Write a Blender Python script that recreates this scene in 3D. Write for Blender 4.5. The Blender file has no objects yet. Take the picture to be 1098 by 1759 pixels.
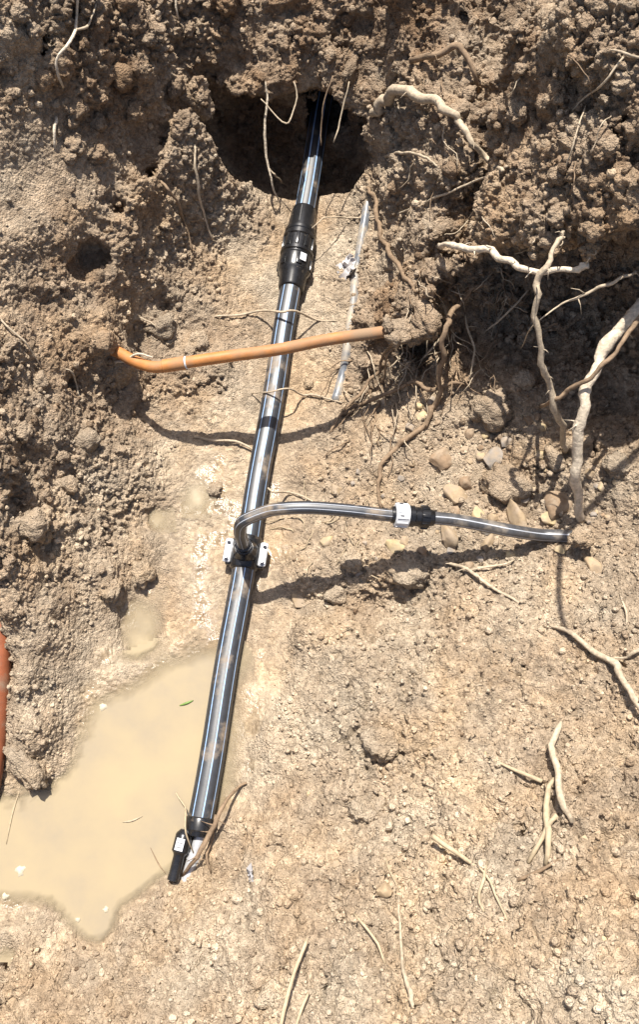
import bpy, bmesh, math, random
import numpy as np
from mathutils import Vector, Matrix, Quaternion

# ------------------------------------------------------------------ camera, sky, sun, exposure
scene = bpy.context.scene
COL = scene.collection
R = math.radians
CAM_H, PITCH, VFOV = 1.9, 71.0, 62.0
FPX = 879.5 / math.tan(R(VFOV / 2))
cam_d = bpy.data.cameras.new('camera')
cam_d.sensor_fit = 'VERTICAL'; cam_d.sensor_height = 24.0
cam_d.lens = 12.0 / math.tan(R(VFOV / 2))
cam_d.clip_start = 0.02; cam_d.clip_end = 200
cam = bpy.data.objects.new('camera', cam_d); COL.objects.link(cam)
cam.location = (0, 0, CAM_H); cam.rotation_euler = (R(90 - PITCH), 0, 0)
scene.camera = cam

SUN_EL = 66.0
SUN_AZ = -10.0            # degrees from +Y, negative = towards -X
sdir = Vector((math.sin(R(SUN_AZ)) * math.cos(R(SUN_EL)), math.cos(R(SUN_AZ)) * math.cos(R(SUN_EL)), math.sin(R(SUN_EL))))
world = bpy.data.worlds.new('World'); scene.world = world; world.use_nodes = True
wn = world.node_tree
sky = wn.nodes.new('ShaderNodeTexSky'); sky.sky_type = 'NISHITA'; sky.sun_disc = False
sky.dust_density = 3.0; sky.ozone_density = 1.0; sky.air_density = 1.0
sky.sun_elevation = R(SUN_EL); sky.sun_rotation = R(SUN_AZ)
wn.links.new(sky.outputs['Color'], wn.nodes['Background'].inputs['Color'])
wn.nodes['Background'].inputs['Strength'].default_value = 0.085
sun_d = bpy.data.lights.new('sun', 'SUN'); sun_d.energy = 5.0; sun_d.angle = R(0.53); sun_d.color = (1.0, 0.95, 0.87)
sun = bpy.data.objects.new('sun', sun_d); COL.objects.link(sun)
sun.location = (0, 0, 5); sun.rotation_euler = (-sdir).to_track_quat('-Z', 'Y').to_euler()
vs = scene.view_settings
vs.view_transform = 'Standard'; vs.look = 'None'; vs.gamma = 1.0; vs.use_curve_mapping = False
vs.exposure = 0.93

# ------------------------------------------------------------------ pixel helpers
CP, SP = math.cos(R(PITCH)), math.sin(R(PITCH))
CAMV = Vector((0, 0, CAM_H))
def ray(px, py):
    u = (px - 549) / FPX; v = (py - 879.5) / FPX
    return Vector((u, CP - v * SP, -SP - v * CP))
def W(px, py, z):
    d = ray(px, py)
    return CAMV + d * ((CAM_H - z) / -d.z)
def depth_of(p):
    return p.y * CP + (CAM_H - p.z) * SP

# ------------------------------------------------------------------ numpy noise
def h3(ix, iy, iz, seed):
    h = (ix.astype(np.uint32) * np.uint32(374761393) + iy.astype(np.uint32) * np.uint32(668265263)
         + iz.astype(np.uint32) * np.uint32(2246822519) + np.uint32((seed * 3266489917) & 0xffffffff))
    h ^= h >> np.uint32(13); h *= np.uint32(1274126177); h ^= h >> np.uint32(16)
    h *= np.uint32(2654435761); h ^= h >> np.uint32(15)
    return h
def f01(h): return (h & np.uint32(0xffffff)).astype(np.float32) / np.float32(16777216)
def _vnoise(p, seed=0):
    q = np.floor(p); f = (p - q).astype(np.float32); q = q.astype(np.int32)
    w = f * f * f * (f * (f * 6 - 15) + 10)
    out = np.zeros(len(p), np.float32)
    for i in (0, 1):
        for j in (0, 1):
            for k in (0, 1):
                a = f01(h3(q[:, 0] + i, q[:, 1] + j, q[:, 2] + k, seed))
                out += a * (w[:, 0] if i else 1 - w[:, 0]) * (w[:, 1] if j else 1 - w[:, 1]) * (w[:, 2] if k else 1 - w[:, 2])
    return out * 2 - 1
from concurrent.futures import ThreadPoolExecutor
POOL = ThreadPoolExecutor(4)
def _chunks(p): return [p[i:i + 40000] for i in range(0, len(p), 40000)] or [p]
def vnoise(p, seed=0):
    p = np.asarray(p, np.float32)
    return np.concatenate(list(POOL.map(lambda c: _vnoise(c, seed), _chunks(p))))
def worley(p, seed=0, jit=0.8):
    p = np.asarray(p, np.float32)
    r_ = list(POOL.map(lambda c: _worley(c, seed, jit), _chunks(p)))
    return np.concatenate([a for a, _ in r_]), np.concatenate([b for _, b in r_])
def fbm(p, seed=0, octv=3):
    s = np.zeros(len(p), np.float32); a = 1.0
    for o in range(octv):
        s += a * vnoise(p * (2.03 ** o) + 17.3 * o, seed + o); a *= 0.5
    return s
def _worley(p, seed=0, jit=0.8):
    q = np.floor(p - np.float32(.5)).astype(np.int32); h5 = np.float32(.5); jit = np.float32(jit)
    px_, py_, pz_ = (np.ascontiguousarray(p[:, k]) for k in range(3))
    best = np.full(len(p), 9.0, np.float32); bid = np.zeros(len(p), np.float32)
    for i in (0, 1):
        for j in (0, 1):
            for k in (0, 1):
                c0, c1, c2 = q[:, 0] + i, q[:, 1] + j, q[:, 2] + k
                h = h3(c0, c1, c2, seed)
                jx = (h & np.uint32(1023)).astype(np.float32) / 1023 - .5
                jy = ((h >> np.uint32(10)) & np.uint32(1023)).astype(np.float32) / 1023 - .5
                jz = ((h >> np.uint32(20)) & np.uint32(1023)).astype(np.float32) / 1023 - .5
                d = (c0.astype(np.float32) + h5 + jit * jx - px_) ** 2 + (c1.astype(np.float32) + h5 + jit * jy - py_) ** 2 + (c2.astype(np.float32) + h5 + jit * jz - pz_) ** 2
                m = d < best
                best = np.where(m, d, best)
                bid = np.where(m, f01(h * np.uint32(2654435761) + np.uint32(77)), bid)
    return np.sqrt(best), bid
def dome(f1, r=0.72):
    x = np.clip(1 - f1 / r, 0, 1)
    return .45 * np.sqrt(np.clip(1 - (f1 / r) ** 2, 0, 1)) + .55 * x ** .8
def sstep(a, b, x):
    t = np.clip((x - a) / (b - a), 0, 1); return t * t * (3 - 2 * t)

# ------------------------------------------------------------------ terrain control points: px, py, height, tone (0 dark brown .. 1 pale sand), roughness of relief
CPTS = []
def cp(px, py, z, tone=.5, amp=.7): 
    w = W(px, py, z); CPTS.append((w.x, w.y, z, tone, amp))
def cl(pts, tone=.5, amp=.7, step=45):
    for (a, b) in zip(pts[:-1], pts[1:]):
        n = max(1, int(math.hypot(b[0] - a[0], b[1] - a[1]) / step))
        for i in range(n):
            t = i / n; cp(*(a[k] + (b[k] - a[k]) * t for k in range(3)), tone, amp)
    cp(*pts[-1], tone, amp)
def cw(x, y, z, tone=.5, amp=.7): CPTS.append((x, y, z, tone, amp))
# trench floor
for a in [(400,420,.0,.95,.16),(440,470,-.005,.95,.16),(590,420,-.005,.95,.14),(450,330,.005,.9,.2),(600,330,.0,.9,.2),(430,560,-.02,.7,.5),
          (560,560,-.025,.95,.14),(560,640,-.025,.95,.14),(545,710,-.025,.85,.3),(400,640,-.01,.7,.6),(350,640,.015,.6,.7),(400,730,-.02,.8,.3),(350,800,-.03,.76,.2),(300,760,-.01,.8,.3),
          (400,850,-.03,.74,.16),(335,850,-.042,.85,.08),(270,890,-.036,.8,.1),(370,1000,-.028,.66,.16),(310,990,-.025,.66,.2),(340,930,-.027,.66,.18),(235,1070,-.045,.8,.08),
          (255,1035,-.04,.8,.08),(290,1080,-.018,.7,.4),(330,1060,-.022,.75,.3),(370,1080,-.027,.66,.14),(220,1130,-.01,.7,.4),(520,800,-.015,.7,.35),(510,860,-.02,.75,.3),
          (490,950,-.02,.75,.3),(480,1080,-.02,.75,.25),(470,1180,-.02,.75,.3),(425,1240,-.026,.8,.14),(402,1360,-.026,.8,.14),(440,1180,-.012,.75,.3),(440,1330,-.012,.75,.3)]: cp(*a)
cl([(540,260,-.033),(520,400,-.033),(490,560,-.033),(463,760,-.033),(435,940,-.034),(405,1120,-.036),(368,1290,-.04),(345,1400,-.042)], .72, .12)
# main puddle bed
for a in [(250,1250,-.07),(200,1400,-.08),(150,1500,-.08),(290,1400,-.08),(310,1230,-.07),(170,1590,-.06),(330,1330,-.075),(250,1480,-.08),(80,1450,-.06),(200,1250,-.06),(110,1400,-.06),(20,1450,-.06),(-20,1400,-.05),(-20,1520,-.05),(300,1160,-.045),(355,1140,-.045),(30,1520,-.045)]: cp(*a, .8, .06)
# puddle rim
cl([(118,1230,-.005),(135,1190,-.006),(190,1165,-.006),(240,1150,-.008),(300,1118,-.012),(345,1105,-.014),(380,1095,-.016)], .66, .25)
cl([(0,1345,-.01),(25,1350,-.005),(60,1330,-.005),(105,1305,-.006)], .7, .5)
cl([(318,1510,-.005),(270,1530,-.008),(235,1560,-.01),(205,1600,-.01),(165,1640,-.01),(130,1615,-.012),(70,1585,-.012),(0,1570,-.012)], .7, .35)
# right lower bank
for a in [(520,1080,.03,.75,0.66),(600,1100,.075,.75,0.73),(700,1090,.115,.75,0.66),(800,1100,.16,.72,0.66),(950,1100,.21,.72,0.66),(1098,1100,.27,.7,0.73),
          (550,1300,.085,.72,0.80),(490,1250,.03,.75,0.66),(620,1200,.11,.72,0.80),(700,1300,.17,.72,0.73),(900,1300,.25,.74,0.59),(1098,1300,.34,.76,0.66),(380,1470,.03,.68,0.80),(430,1440,.05,.68,0.80),
          (350,1540,.05,.68,0.88),(400,1530,.085,.68,0.88),(500,1500,.14,.7,0.80),(700,1500,.25,.74,0.66),(900,1500,.36,.78,0.66),(1098,1500,.45,.8,0.80),(250,1610,.035,.68,0.88),(350,1650,.13,.7,0.80),
          (500,1759,.28,.74,0.73),(700,1759,.40,.78,0.73),(900,1759,.5,.84,0.80),(1098,1759,.58,.86,0.88),(300,1759,.16,.72,0.80),(180,1700,.05,.7,0.95),(100,1650,.01,.75,0.66),(50,1720,.05,.68,0.95),(0,1759,.07,.68,0.95),(10,1650,-.03,.6,0.80),(700,1400,.2,.72,0.73),(600,1650,.27,.74,0.73)]: cp(*a)
# stony shelf right of the pipe
for a in [(560,880,.0,.7,.5),(620,850,.015,.7,.4),(700,860,.035,.65,.5),(800,870,.07,.6,.6),(900,890,.12,.6,.6),(1000,910,.165,.6,.5),(1098,900,.22,.6,.5),(580,760,.0,.65,.4),(650,740,.025,.62,.5),(700,700,.05,.58,.6),
          (750,720,.075,.58,.5),(800,690,.10,.55,.6),(800,780,.07,.6,.5),(900,720,.15,.55,.6),(900,800,.12,.58,.6),(1000,800,.18,.55,.6),(1098,800,.24,.55,.6),(620,680,.01,.6,.6),(1040,960,.195,.68,.4),(1098,1000,.24,.68,.4),(140,1060,.03,.64,.3),(110,1160,.035,.66,.25),(150,1150,.01,.68,.2),(900,980,.14,.7,.4),(800,1010,.11,.72,.4)]: cp(*a)
cl([(525,985,.03),(600,975,.05),(660,985,.075),(735,965,.085),(760,940,.075)], .68, .5, 30)
cl([(505,1025,.0),(560,1035,.004),(620,1038,.012),(690,1040,.02),(735,1025,.035),(780,985,.08)], .68, .5, 30)
# left bank
for a in [(250,690,.0,.5,.8),(200,660,.06,.42,.9),(150,700,.12,.42,.9),(100,600,.22,.42,.9),(0,600,.34,.42,.9),(185,575,.21,.4,.9),(180,600,.20,.42,.8),(200,588,.18,.42,.8),(0,800,.28,.45,.9),(100,800,.16,.5,.9),(190,830,.06,.55,.8),(250,860,.0,.65,.5),(230,930,.0,.65,.5),
          (0,950,.23,.5,.9),(100,980,.1,.55,.9),(170,1000,.035,.6,.7),(60,1090,.13,.58,.7),(130,1110,.03,.66,.28),(0,1050,.19,.5,.7),(40,1180,.085,.62,.8),(60,1250,.06,.62,.7),(100,1200,.03,.66,.3),(95,1280,.01,.65,.5),(25,1290,.03,.65,.5),(250,960,-.015,.65,.6),(200,900,.03,.6,.8),
          (240,620,.05,.45,.8),(300,620,.02,.6,.7),(280,690,-.005,.6,.6),(310,560,.03,.65,.7),(250,530,.07,.6,.8),(370,520,.005,.75,.5)]: cp(*a)
cl([(-30,1080,.0),(-6,1130,-.02),(-6,1200,-.02),(-10,1330,-.03)], .5, .3)
cl([(38,1090,.11),(34,1180,.10),(30,1260,.06)], .6, .7)
# upper left block: top edge and the foot below it
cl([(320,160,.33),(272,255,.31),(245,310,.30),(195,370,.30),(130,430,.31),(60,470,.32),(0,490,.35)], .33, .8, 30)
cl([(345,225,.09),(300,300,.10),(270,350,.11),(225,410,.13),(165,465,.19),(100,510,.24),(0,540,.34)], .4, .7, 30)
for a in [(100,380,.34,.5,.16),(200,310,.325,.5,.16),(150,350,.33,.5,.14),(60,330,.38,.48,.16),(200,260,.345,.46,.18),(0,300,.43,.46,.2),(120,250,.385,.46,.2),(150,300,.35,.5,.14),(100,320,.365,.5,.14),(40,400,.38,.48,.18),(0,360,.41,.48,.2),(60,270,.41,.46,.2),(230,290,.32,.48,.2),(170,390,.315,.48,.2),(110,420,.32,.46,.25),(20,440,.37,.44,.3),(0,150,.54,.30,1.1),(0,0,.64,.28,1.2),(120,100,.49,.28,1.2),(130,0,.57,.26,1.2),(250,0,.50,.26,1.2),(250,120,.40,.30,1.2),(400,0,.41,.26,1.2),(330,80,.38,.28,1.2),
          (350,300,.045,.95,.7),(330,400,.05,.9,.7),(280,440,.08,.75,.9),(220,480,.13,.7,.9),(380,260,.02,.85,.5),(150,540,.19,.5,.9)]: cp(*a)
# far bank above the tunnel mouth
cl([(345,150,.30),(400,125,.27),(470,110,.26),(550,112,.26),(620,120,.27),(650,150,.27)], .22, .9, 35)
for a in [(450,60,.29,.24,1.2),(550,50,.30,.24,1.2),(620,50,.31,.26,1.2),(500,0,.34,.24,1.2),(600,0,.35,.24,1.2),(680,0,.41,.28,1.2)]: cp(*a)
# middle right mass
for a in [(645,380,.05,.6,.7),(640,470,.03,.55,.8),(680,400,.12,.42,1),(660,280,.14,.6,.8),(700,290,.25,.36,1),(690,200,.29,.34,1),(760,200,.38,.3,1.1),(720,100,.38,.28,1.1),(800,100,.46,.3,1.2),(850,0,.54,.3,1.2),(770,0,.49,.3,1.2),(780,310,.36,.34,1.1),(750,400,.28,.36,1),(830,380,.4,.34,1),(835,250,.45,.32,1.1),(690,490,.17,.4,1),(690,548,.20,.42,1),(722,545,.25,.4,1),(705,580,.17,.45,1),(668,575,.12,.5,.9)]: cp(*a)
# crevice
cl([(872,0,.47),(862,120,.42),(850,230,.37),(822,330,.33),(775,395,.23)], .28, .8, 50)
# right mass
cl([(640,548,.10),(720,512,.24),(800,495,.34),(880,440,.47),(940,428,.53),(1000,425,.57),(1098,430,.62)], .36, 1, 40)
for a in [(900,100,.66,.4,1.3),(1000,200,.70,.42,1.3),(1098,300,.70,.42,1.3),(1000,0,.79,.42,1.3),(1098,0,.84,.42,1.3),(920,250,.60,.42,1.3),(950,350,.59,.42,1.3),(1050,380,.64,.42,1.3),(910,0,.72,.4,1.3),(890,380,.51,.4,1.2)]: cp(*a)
cl([(690,648,.05),(760,655,.09),(850,645,.14),(930,660,.18),(1020,700,.21),(1110,740,.25)], .5, .7, 50)
# beyond the frame
for x, y, z in [(-1.1,0,.35),(-1.1,.6,.55),(-1.2,1.2,.7),(-1.1,1.9,.72),(-.8,2.3,.68),(0,2.25,.48),(.4,2.2,.6),(-.3,2.6,.6),(.4,2.6,.72),(.85,1.5,.9),(1,1,.85),(1.1,.5,.55),(1,0,.5),(.9,-.4,.62),(.5,-.7,.6),(0,-.8,.45),(-.5,-.75,.25),(-.9,-.5,.22),(-1.6,-.6,.6),(-1.6,.6,.75),
                (-1.8,2,.85),(0,3.2,.85),(1.6,2.4,.95),(1.8,1,.9),(1.8,-.4,.75),(.6,-1.5,.75),(-.6,-1.5,.6),(-1.6,-1.6,.75),(1.8,-1.8,.8)]: cw(x, y, z, .4, 1)
for k in range(16):
    a = k * math.tau / 16
    for r_ in (4, 8): cw(r_ * math.cos(a), r_ * math.sin(a) + .8, .85, .4, 1)

C_ = np.array(CPTS, np.float64)
def axis(lo, hi, step, lim):
    a = list(np.arange(lo, hi + step / 2, step))
    s = step
    while a[-1] < lim: s *= 1.22; a.append(a[-1] + s)
    s = step; b = []
    x = lo
    while x > -lim: s *= 1.22; x -= s; b.append(x)
    return np.array(b[::-1] + a)
ST = 0.0125
xs = axis(-1.0, 1.0, ST, 7.0); ys = axis(-0.5, 2.3, ST, 7.0); zs = np.arange(-0.25, 1.2, ST)
# linear-kernel RBF surface
P2 = C_[:, :2]
D = np.sqrt(((P2[:, None] - P2[None]) ** 2).sum(2) + 1e-4)
n = len(C_)
A = np.zeros((n + 3, n + 3)); A[:n, :n] = -D + np.eye(n) * 0.012; A[:n, n] = 1; A[:n, n + 1:] = P2; A[n, :n] = 1; A[n + 1:, :n] = P2.T
sol = np.linalg.solve(A, np.concatenate([C_[:, 2], np.zeros(3)]))
GX, GY = np.meshgrid(xs, ys, indexing='ij'); G2 = np.stack([GX.ravel(), GY.ravel()], 1)
HT = np.zeros(len(G2)); TONE = np.zeros(len(G2)); AMP = np.zeros(len(G2))
for i in range(0, len(G2), 8000):
    g = G2[i:i + 8000]
    d2 = ((g[:, None] - P2[None]) ** 2).sum(2)
    HT[i:i + 8000] = -np.sqrt(d2 + 1e-4) @ sol[:n] + sol[n] + g @ sol[n + 1:]
    w = 1 / (d2 + 6e-4) ** 1.6; w /= w.sum(1, keepdims=True)
    TONE[i:i + 8000] = w @ C_[:, 3]; AMP[i:i + 8000] = w @ C_[:, 4]
HT = np.clip(HT, -.12, 1.05)
HT = HT.reshape(GX.shape); TONE = TONE.reshape(GX.shape); AMP = AMP.reshape(GX.shape)
def grid_sample(F, x, y):
    ix = np.clip(np.searchsorted(xs, x) - 1, 0, len(xs) - 2); iy = np.clip(np.searchsorted(ys, y) - 1, 0, len(ys) - 2)
    tx = np.clip((x - xs[ix]) / (xs[ix + 1] - xs[ix]), 0, 1); ty = np.clip((y - ys[iy]) / (ys[iy + 1] - ys[iy]), 0, 1)
    return (F[ix, iy] * (1 - tx) * (1 - ty) + F[ix + 1, iy] * tx * (1 - ty) + F[ix, iy + 1] * (1 - tx) * ty + F[ix + 1, iy + 1] * tx * ty)

# main pipe axis in the world (z = 0)
PA = W(346, 1400, -.003); PB = W(545, 232, -.003)
PDIR = (PB - PA).normalized()
PEND = PA + PDIR * 2.45
def pipe_pt(py):
    # point of the pipe axis that shows at picture row py
    lo, hi = -.5, 2.6
    for _ in range(40):
        m = (lo + hi) / 2; p = PA + PDIR * m
        d = p - CAMV; z = d.y * CP - d.z * SP; yy = 879.5 - FPX * (d.y * SP + d.z * CP) / z
        if yy > py: lo = m
        else: hi = m
    return PA + PDIR * lo

# solid field f < 0 inside the soil
gx = np.gradient(HT, xs, axis=0); gy = np.gradient(HT, ys, axis=1)
ncos = 1 / np.sqrt(1 + np.clip(gx, -3, 3) ** 2 + np.clip(gy, -3, 3) ** 2)
F = (zs[None, None, :] - HT[:, :, None]) * ncos[:, :, None]
F = np.clip(F, -.3, .3).astype(np.float32)
def carve_box(c, rad):
    sl = []
    for ax, k in ((xs, 0), (ys, 1), (zs, 2)):
        a = np.searchsorted(ax, c[k] - rad[k] * 1.8); b = np.searchsorted(ax, c[k] + rad[k] * 1.8); sl.append(slice(max(a, 0), max(b, 1)))
    return tuple(sl)
def carve_ell(c, rad):
    s = carve_box(c, rad)
    X = xs[s[0]][:, None, None]; Y = ys[s[1]][None, :, None]; Z = zs[s[2]][None, None, :]
    q = np.sqrt(((X - c[0]) / rad[0]) ** 2 + ((Y - c[1]) / rad[1]) ** 2 + ((Z - c[2]) / rad[2]) ** 2)
    e = (q - 1) * min(rad)
    F[s] = np.maximum(F[s], -e)
def carve_caps(a, b, r0, r1):
    for i in range(17):
        t = i / 16; c = [a[k] + (b[k] - a[k]) * t for k in range(3)]
        r_ = r0 + (r1 - r0) * t; carve_ell(c, (r_, r_, r_))
tun = W(500, 225, .06)
carve_ell((tun.x - .02, tun.y - .035, .05), (.24, .135, .165))
carve_ell((tun.x + .11, tun.y - .03, .05), (.15, .135, .16))
tl = W(425, 215, .08); carve_ell((tl.x, tl.y - .03, .08), (.13, .13, .15))
tl = W(395, 235, .10); carve_ell((tl.x, tl.y, .10), (.09, .15, .12))
for px, py, zz_, r_ in [(322,235,.16,.055),(296,285,.15,.055),(268,330,.15,.055),(236,375,.16,.05),(200,415,.19,.05),(165,450,.21,.05),(140,470,.23,.04)]:
    c = W(px, py, zz_); carve_ell(c, (r_, r_, r_ * 1.2))
def crev(pts, r_):
    for a, b in zip(pts[:-1], pts[1:]): carve_caps(W(*a), W(*b), r_, r_)
crev([(888,-30,.56),(872,80,.49),(858,200,.42),(835,300,.38),(800,380,.31),(755,430,.26)], .034)
crev([(745,310,.33),(715,380,.22),(700,450,.2)], .022)
crev([(960,60,.76),(940,160,.69),(930,240,.62)], .022)
crev([(420,30,.35),(360,60,.37),(300,30,.43)], .025)
b0 = PA + PDIR * 1.75
carve_caps((b0.x + .035, b0.y, .03), (PEND.x + .03, PEND.y + .1, .03), .085, .075)
cav = [(W(752, 588, .15), .09), (W(800, 575, .22), .125), (W(870, 560, .28), .155), (W(960, 550, .35), .2), (W(1060, 570, .39), .235), (W(1180, 590, .43), .24)]
for (p0, r0), (p1, r1) in zip(cav[:-1], cav[1:]): carve_caps(p0, p1, r0, r1)
for px, py, rx, ry in [(335,850,.03,.042),(240,1068,.05,.075),(268,890,.022,.03)]:
    c = W(px, py, -.02); carve_ell((c.x, c.y, -.02), (rx, ry, .03))
# small dark recesses on the left slope
for px, py, z, r_ in [(168,446,.215,.034),(140,466,.235,.03),(190,425,.2,.03),(285,520,.075,.042),(250,565,.10,.042),(30,520,.36,.03),(60,770,.24,.03),(175,880,.09,.022),(130,1000,.09,.03),(225,1000,.02,.025),(60,1150,.11,.022),(118,660,.15,.022),(200,705,.06,.02),(5,1640,0,.035),(345,1650,.12,.015),(270,1745,.15,.02),(600,700,.0,.02),(632,650,.03,.02)]:
    c = W(px, py, z); carve_ell(c, (r_, r_, r_ * 1.2))
# uneven lumps of earth inside the field
Xf, Yf, Zf = [a.astype(np.float32) for a in np.meshgrid(xs, ys, zs, indexing='ij')]
band = np.abs(F) < .09
bp = np.stack([Xf[band], Yf[band], Zf[band]], 1); del Xf, Yf, Zf
ba = grid_sample(AMP, bp[:, 0], bp[:, 1]).astype(np.float32)
lump = fbm(bp / .16, 3, 2) * .026
f1, cid = worley(bp / .075 + .35 * np.stack([vnoise(bp / .05, s) for s in (11, 12, 13)], 1), 21)
lump += (dome(f1, .8) - .5) * .055 * (.3 + .9 * cid) * (.35 + .75 * sstep(-.4, .4, vnoise(bp / .2, 95)))
f1, cid = worley(bp / .14 + .3 * np.stack([vnoise(bp / .09, s) for s in (14, 15, 16)], 1), 25)
lump += (dome(f1, .85) - .55) * .06 * cid * np.clip(ba * 1.6 - .7, 0, 1)
F[band] -= lump * np.clip(ba * 1.1 - .05, 0.02, 1.2)
del bp
# bed of the pipe
def seg_carve(a, b, rad):
    ab = np.array(b - a); L2 = (ab ** 2).sum()
    lo = np.minimum(np.array(a), np.array(b)) - rad - .03; hi = np.maximum(np.array(a), np.array(b)) + rad + .03
    s = tuple(slice(max(np.searchsorted(ax, lo[k]), 0), np.searchsorted(ax, hi[k])) for k, ax in enumerate((xs, ys, zs)))
    X = xs[s[0]][:, None, None] - a.x; Y = ys[s[1]][None, :, None] - a.y; Z = zs[s[2]][None, None, :] - a.z
    t = np.clip((X * ab[0] + Y * ab[1] + Z * ab[2]) / L2, 0, 1)
    d = np.sqrt((X - t * ab[0]) ** 2 + (Y - t * ab[1]) ** 2 + (Z - t * ab[2]) ** 2) - rad
    F[s] = np.maximum(F[s], -d)
seg_carve(PA + Vector((0, 0, .010)), PEND + Vector((0, 0, .012))  , .036)
# ------------------------------------------------------------------ surface nets
S = F < 0
def surface_nets():
    c = np.zeros(tuple(k - 1 for k in F.shape), np.int8)
    for i in (0, 1):
        for j in (0, 1):
            for k in (0, 1): c += S[i:S.shape[0] - 1 + i, j:S.shape[1] - 1 + j, k:S.shape[2] - 1 + k]
    mixed = (c > 0) & (c < 8)
    idx = np.argwhere(mixed); vid = np.full(c.shape, -1, np.int32); vid[mixed] = np.arange(len(idx))
    corner = [(i, j, k) for i in (0, 1) for j in (0, 1) for k in (0, 1)]
    val = [F[idx[:, 0] + i, idx[:, 1] + j, idx[:, 2] + k] for i, j, k in corner]
    acc = np.zeros((len(idx), 3)); cnt = np.zeros(len(idx))
    for a in range(8):
        for b in range(a + 1, 8):
            dd = [corner[b][m] - corner[a][m] for m in range(3)]
            if sum(map(abs, dd)) != 1: continue
            m = (val[a] < 0) != (val[b] < 0)
            t = np.where(m, val[a] / np.where(m, val[a] - val[b], 1), 0)
            for q in range(3): acc[:, q] += np.where(m, corner[a][q] + dd[q] * t, 0)
            cnt += m
    loc = acc / cnt[:, None]
    V = np.zeros_like(loc)
    for q, ax in enumerate((xs, ys, zs)):
        V[:, q] = ax[idx[:, q]] + loc[:, q] * (ax[idx[:, q] + 1] - ax[idx[:, q]])
    quads = []
    for q in range(3):
        a = [slice(None)] * 3; b = [slice(None)] * 3
        a[q] = slice(0, -1); b[q] = slice(1, None)
        ch = S[tuple(a)] != S[tuple(b)]; fl = S[tuple(a)]
        e = np.argwhere(ch); u, v = (q + 1) % 3, (q + 2) % 3
        ok = (e[:, u] > 0) & (e[:, v] > 0) & (e[:, u] < F.shape[u] - 1) & (e[:, v] < F.shape[v] - 1)
        e = e[ok]; fo = fl[tuple(e.T)]
        def cell(du, dv):
            c2 = e.copy(); c2[:, u] -= du; c2[:, v] -= dv; return vid[tuple(c2.T)]
        Q = np.stack([cell(1, 1), cell(0, 1), cell(0, 0), cell(1, 0)], 1)
        Q[~fo] = Q[~fo][:, ::-1]
        quads.append(Q)
    return V, np.concatenate(quads)
V, Q = surface_nets()
del F, S, band
def mesh_np(name, V, Q):
    me = bpy.data.meshes.new(name)
    k = Q.shape[1]
    me.vertices.add(len(V)); me.vertices.foreach_set('co', V.astype(np.float32).ravel())
    me.loops.add(Q.size); me.loops.foreach_set('vertex_index', Q.astype(np.int32).ravel())
    me.polygons.add(len(Q)); me.polygons.foreach_set('loop_start', np.arange(0, Q.size, k, dtype=np.int32))
    me.update(calc_edges=True); return me
# drop loose islands: keep the largest connected piece
E = np.concatenate([Q[:, [0, 1]], Q[:, [1, 2]], Q[:, [2, 3]], Q[:, [3, 0]]]); E = np.concatenate([E, E[:, ::-1]])
E = E[np.argsort(E[:, 0], kind='stable')]; first = np.searchsorted(E[:, 0], np.arange(len(V) + 1)).tolist(); nb = E[:, 1].tolist()
comp = [-1] * len(V); size = []
for v0 in range(len(V)):
    if comp[v0] >= 0: continue
    c_id = len(size); comp[v0] = c_id; stack = [v0]; cnt_ = 0
    while stack:
        a_ = stack.pop(); cnt_ += 1
        for b_ in nb[first[a_]:first[a_ + 1]]:
            if comp[b_] < 0: comp[b_] = c_id; stack.append(b_)
    size.append(cnt_)
keep = np.array(comp) == int(np.argmax(size))
Q = Q[keep[Q].all(1)]; remap = np.cumsum(keep) - 1; V = V[keep]; Q = remap[Q]
def catclark(V, Q):
    n_ = len(V)
    e = np.stack([Q, np.roll(Q, -1, 1)], 2).reshape(-1, 2)
    key = np.minimum(e[:, 0], e[:, 1]).astype(np.int64) * n_ + np.maximum(e[:, 0], e[:, 1])
    u, inv, cnt_ = np.unique(key, return_inverse=True, return_counts=True)
    inv = inv.reshape(-1, 4); ea, eb = u // n_, u % n_
    fp = V[Q].mean(1); mid = (V[ea] + V[eb]) / 2
    fs = np.stack([np.bincount(inv.ravel(), np.repeat(fp[:, k], 4), len(u)) for k in range(3)], 1)
    inner = cnt_ == 2
    ep = np.where(inner[:, None], (V[ea] + V[eb] + fs) / 4, mid)
    val = np.bincount(Q.ravel(), minlength=n_).astype(float)
    Fv = np.stack([np.bincount(Q.ravel(), np.repeat(fp[:, k], 4), n_) for k in range(3)], 1) / np.maximum(val, 1)[:, None]
    en = (np.bincount(ea, minlength=n_) + np.bincount(eb, minlength=n_)).astype(float)
    Rv = np.stack([np.bincount(ea, mid[:, k], n_) + np.bincount(eb, mid[:, k], n_) for k in range(3)], 1) / np.maximum(en, 1)[:, None]
    bd = np.zeros(n_, bool); bd[ea[~inner]] = True; bd[eb[~inner]] = True
    nn = np.maximum(val, 3)[:, None]
    vp = np.where(bd[:, None], V, (Fv + 2 * Rv + (nn - 3) * V) / nn)
    out = np.concatenate([vp, ep, fp]); E0_ = n_; F0_ = n_ + len(u); fi = F0_ + np.arange(len(Q))
    qs = [np.stack([Q[:, k], E0_ + inv[:, k], fi, E0_ + inv[:, k - 1]], 1) for k in range(4)]
    return out, np.concatenate(qs)
def subset(V, Q, m):
    q = Q[m]; us, inv = np.unique(q, return_inverse=True); return V[us], inv.reshape(-1, 4)
cen = V[Q].mean(1)
dz_ = np.maximum(cen[:, 1] * CP + (CAM_H - cen[:, 2]) * SP, .2)
cx_ = 549 + FPX * cen[:, 0] / dz_; cy_ = 879.5 - FPX * (cen[:, 1] * SP - (CAM_H - cen[:, 2]) * CP) / dz_
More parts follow.
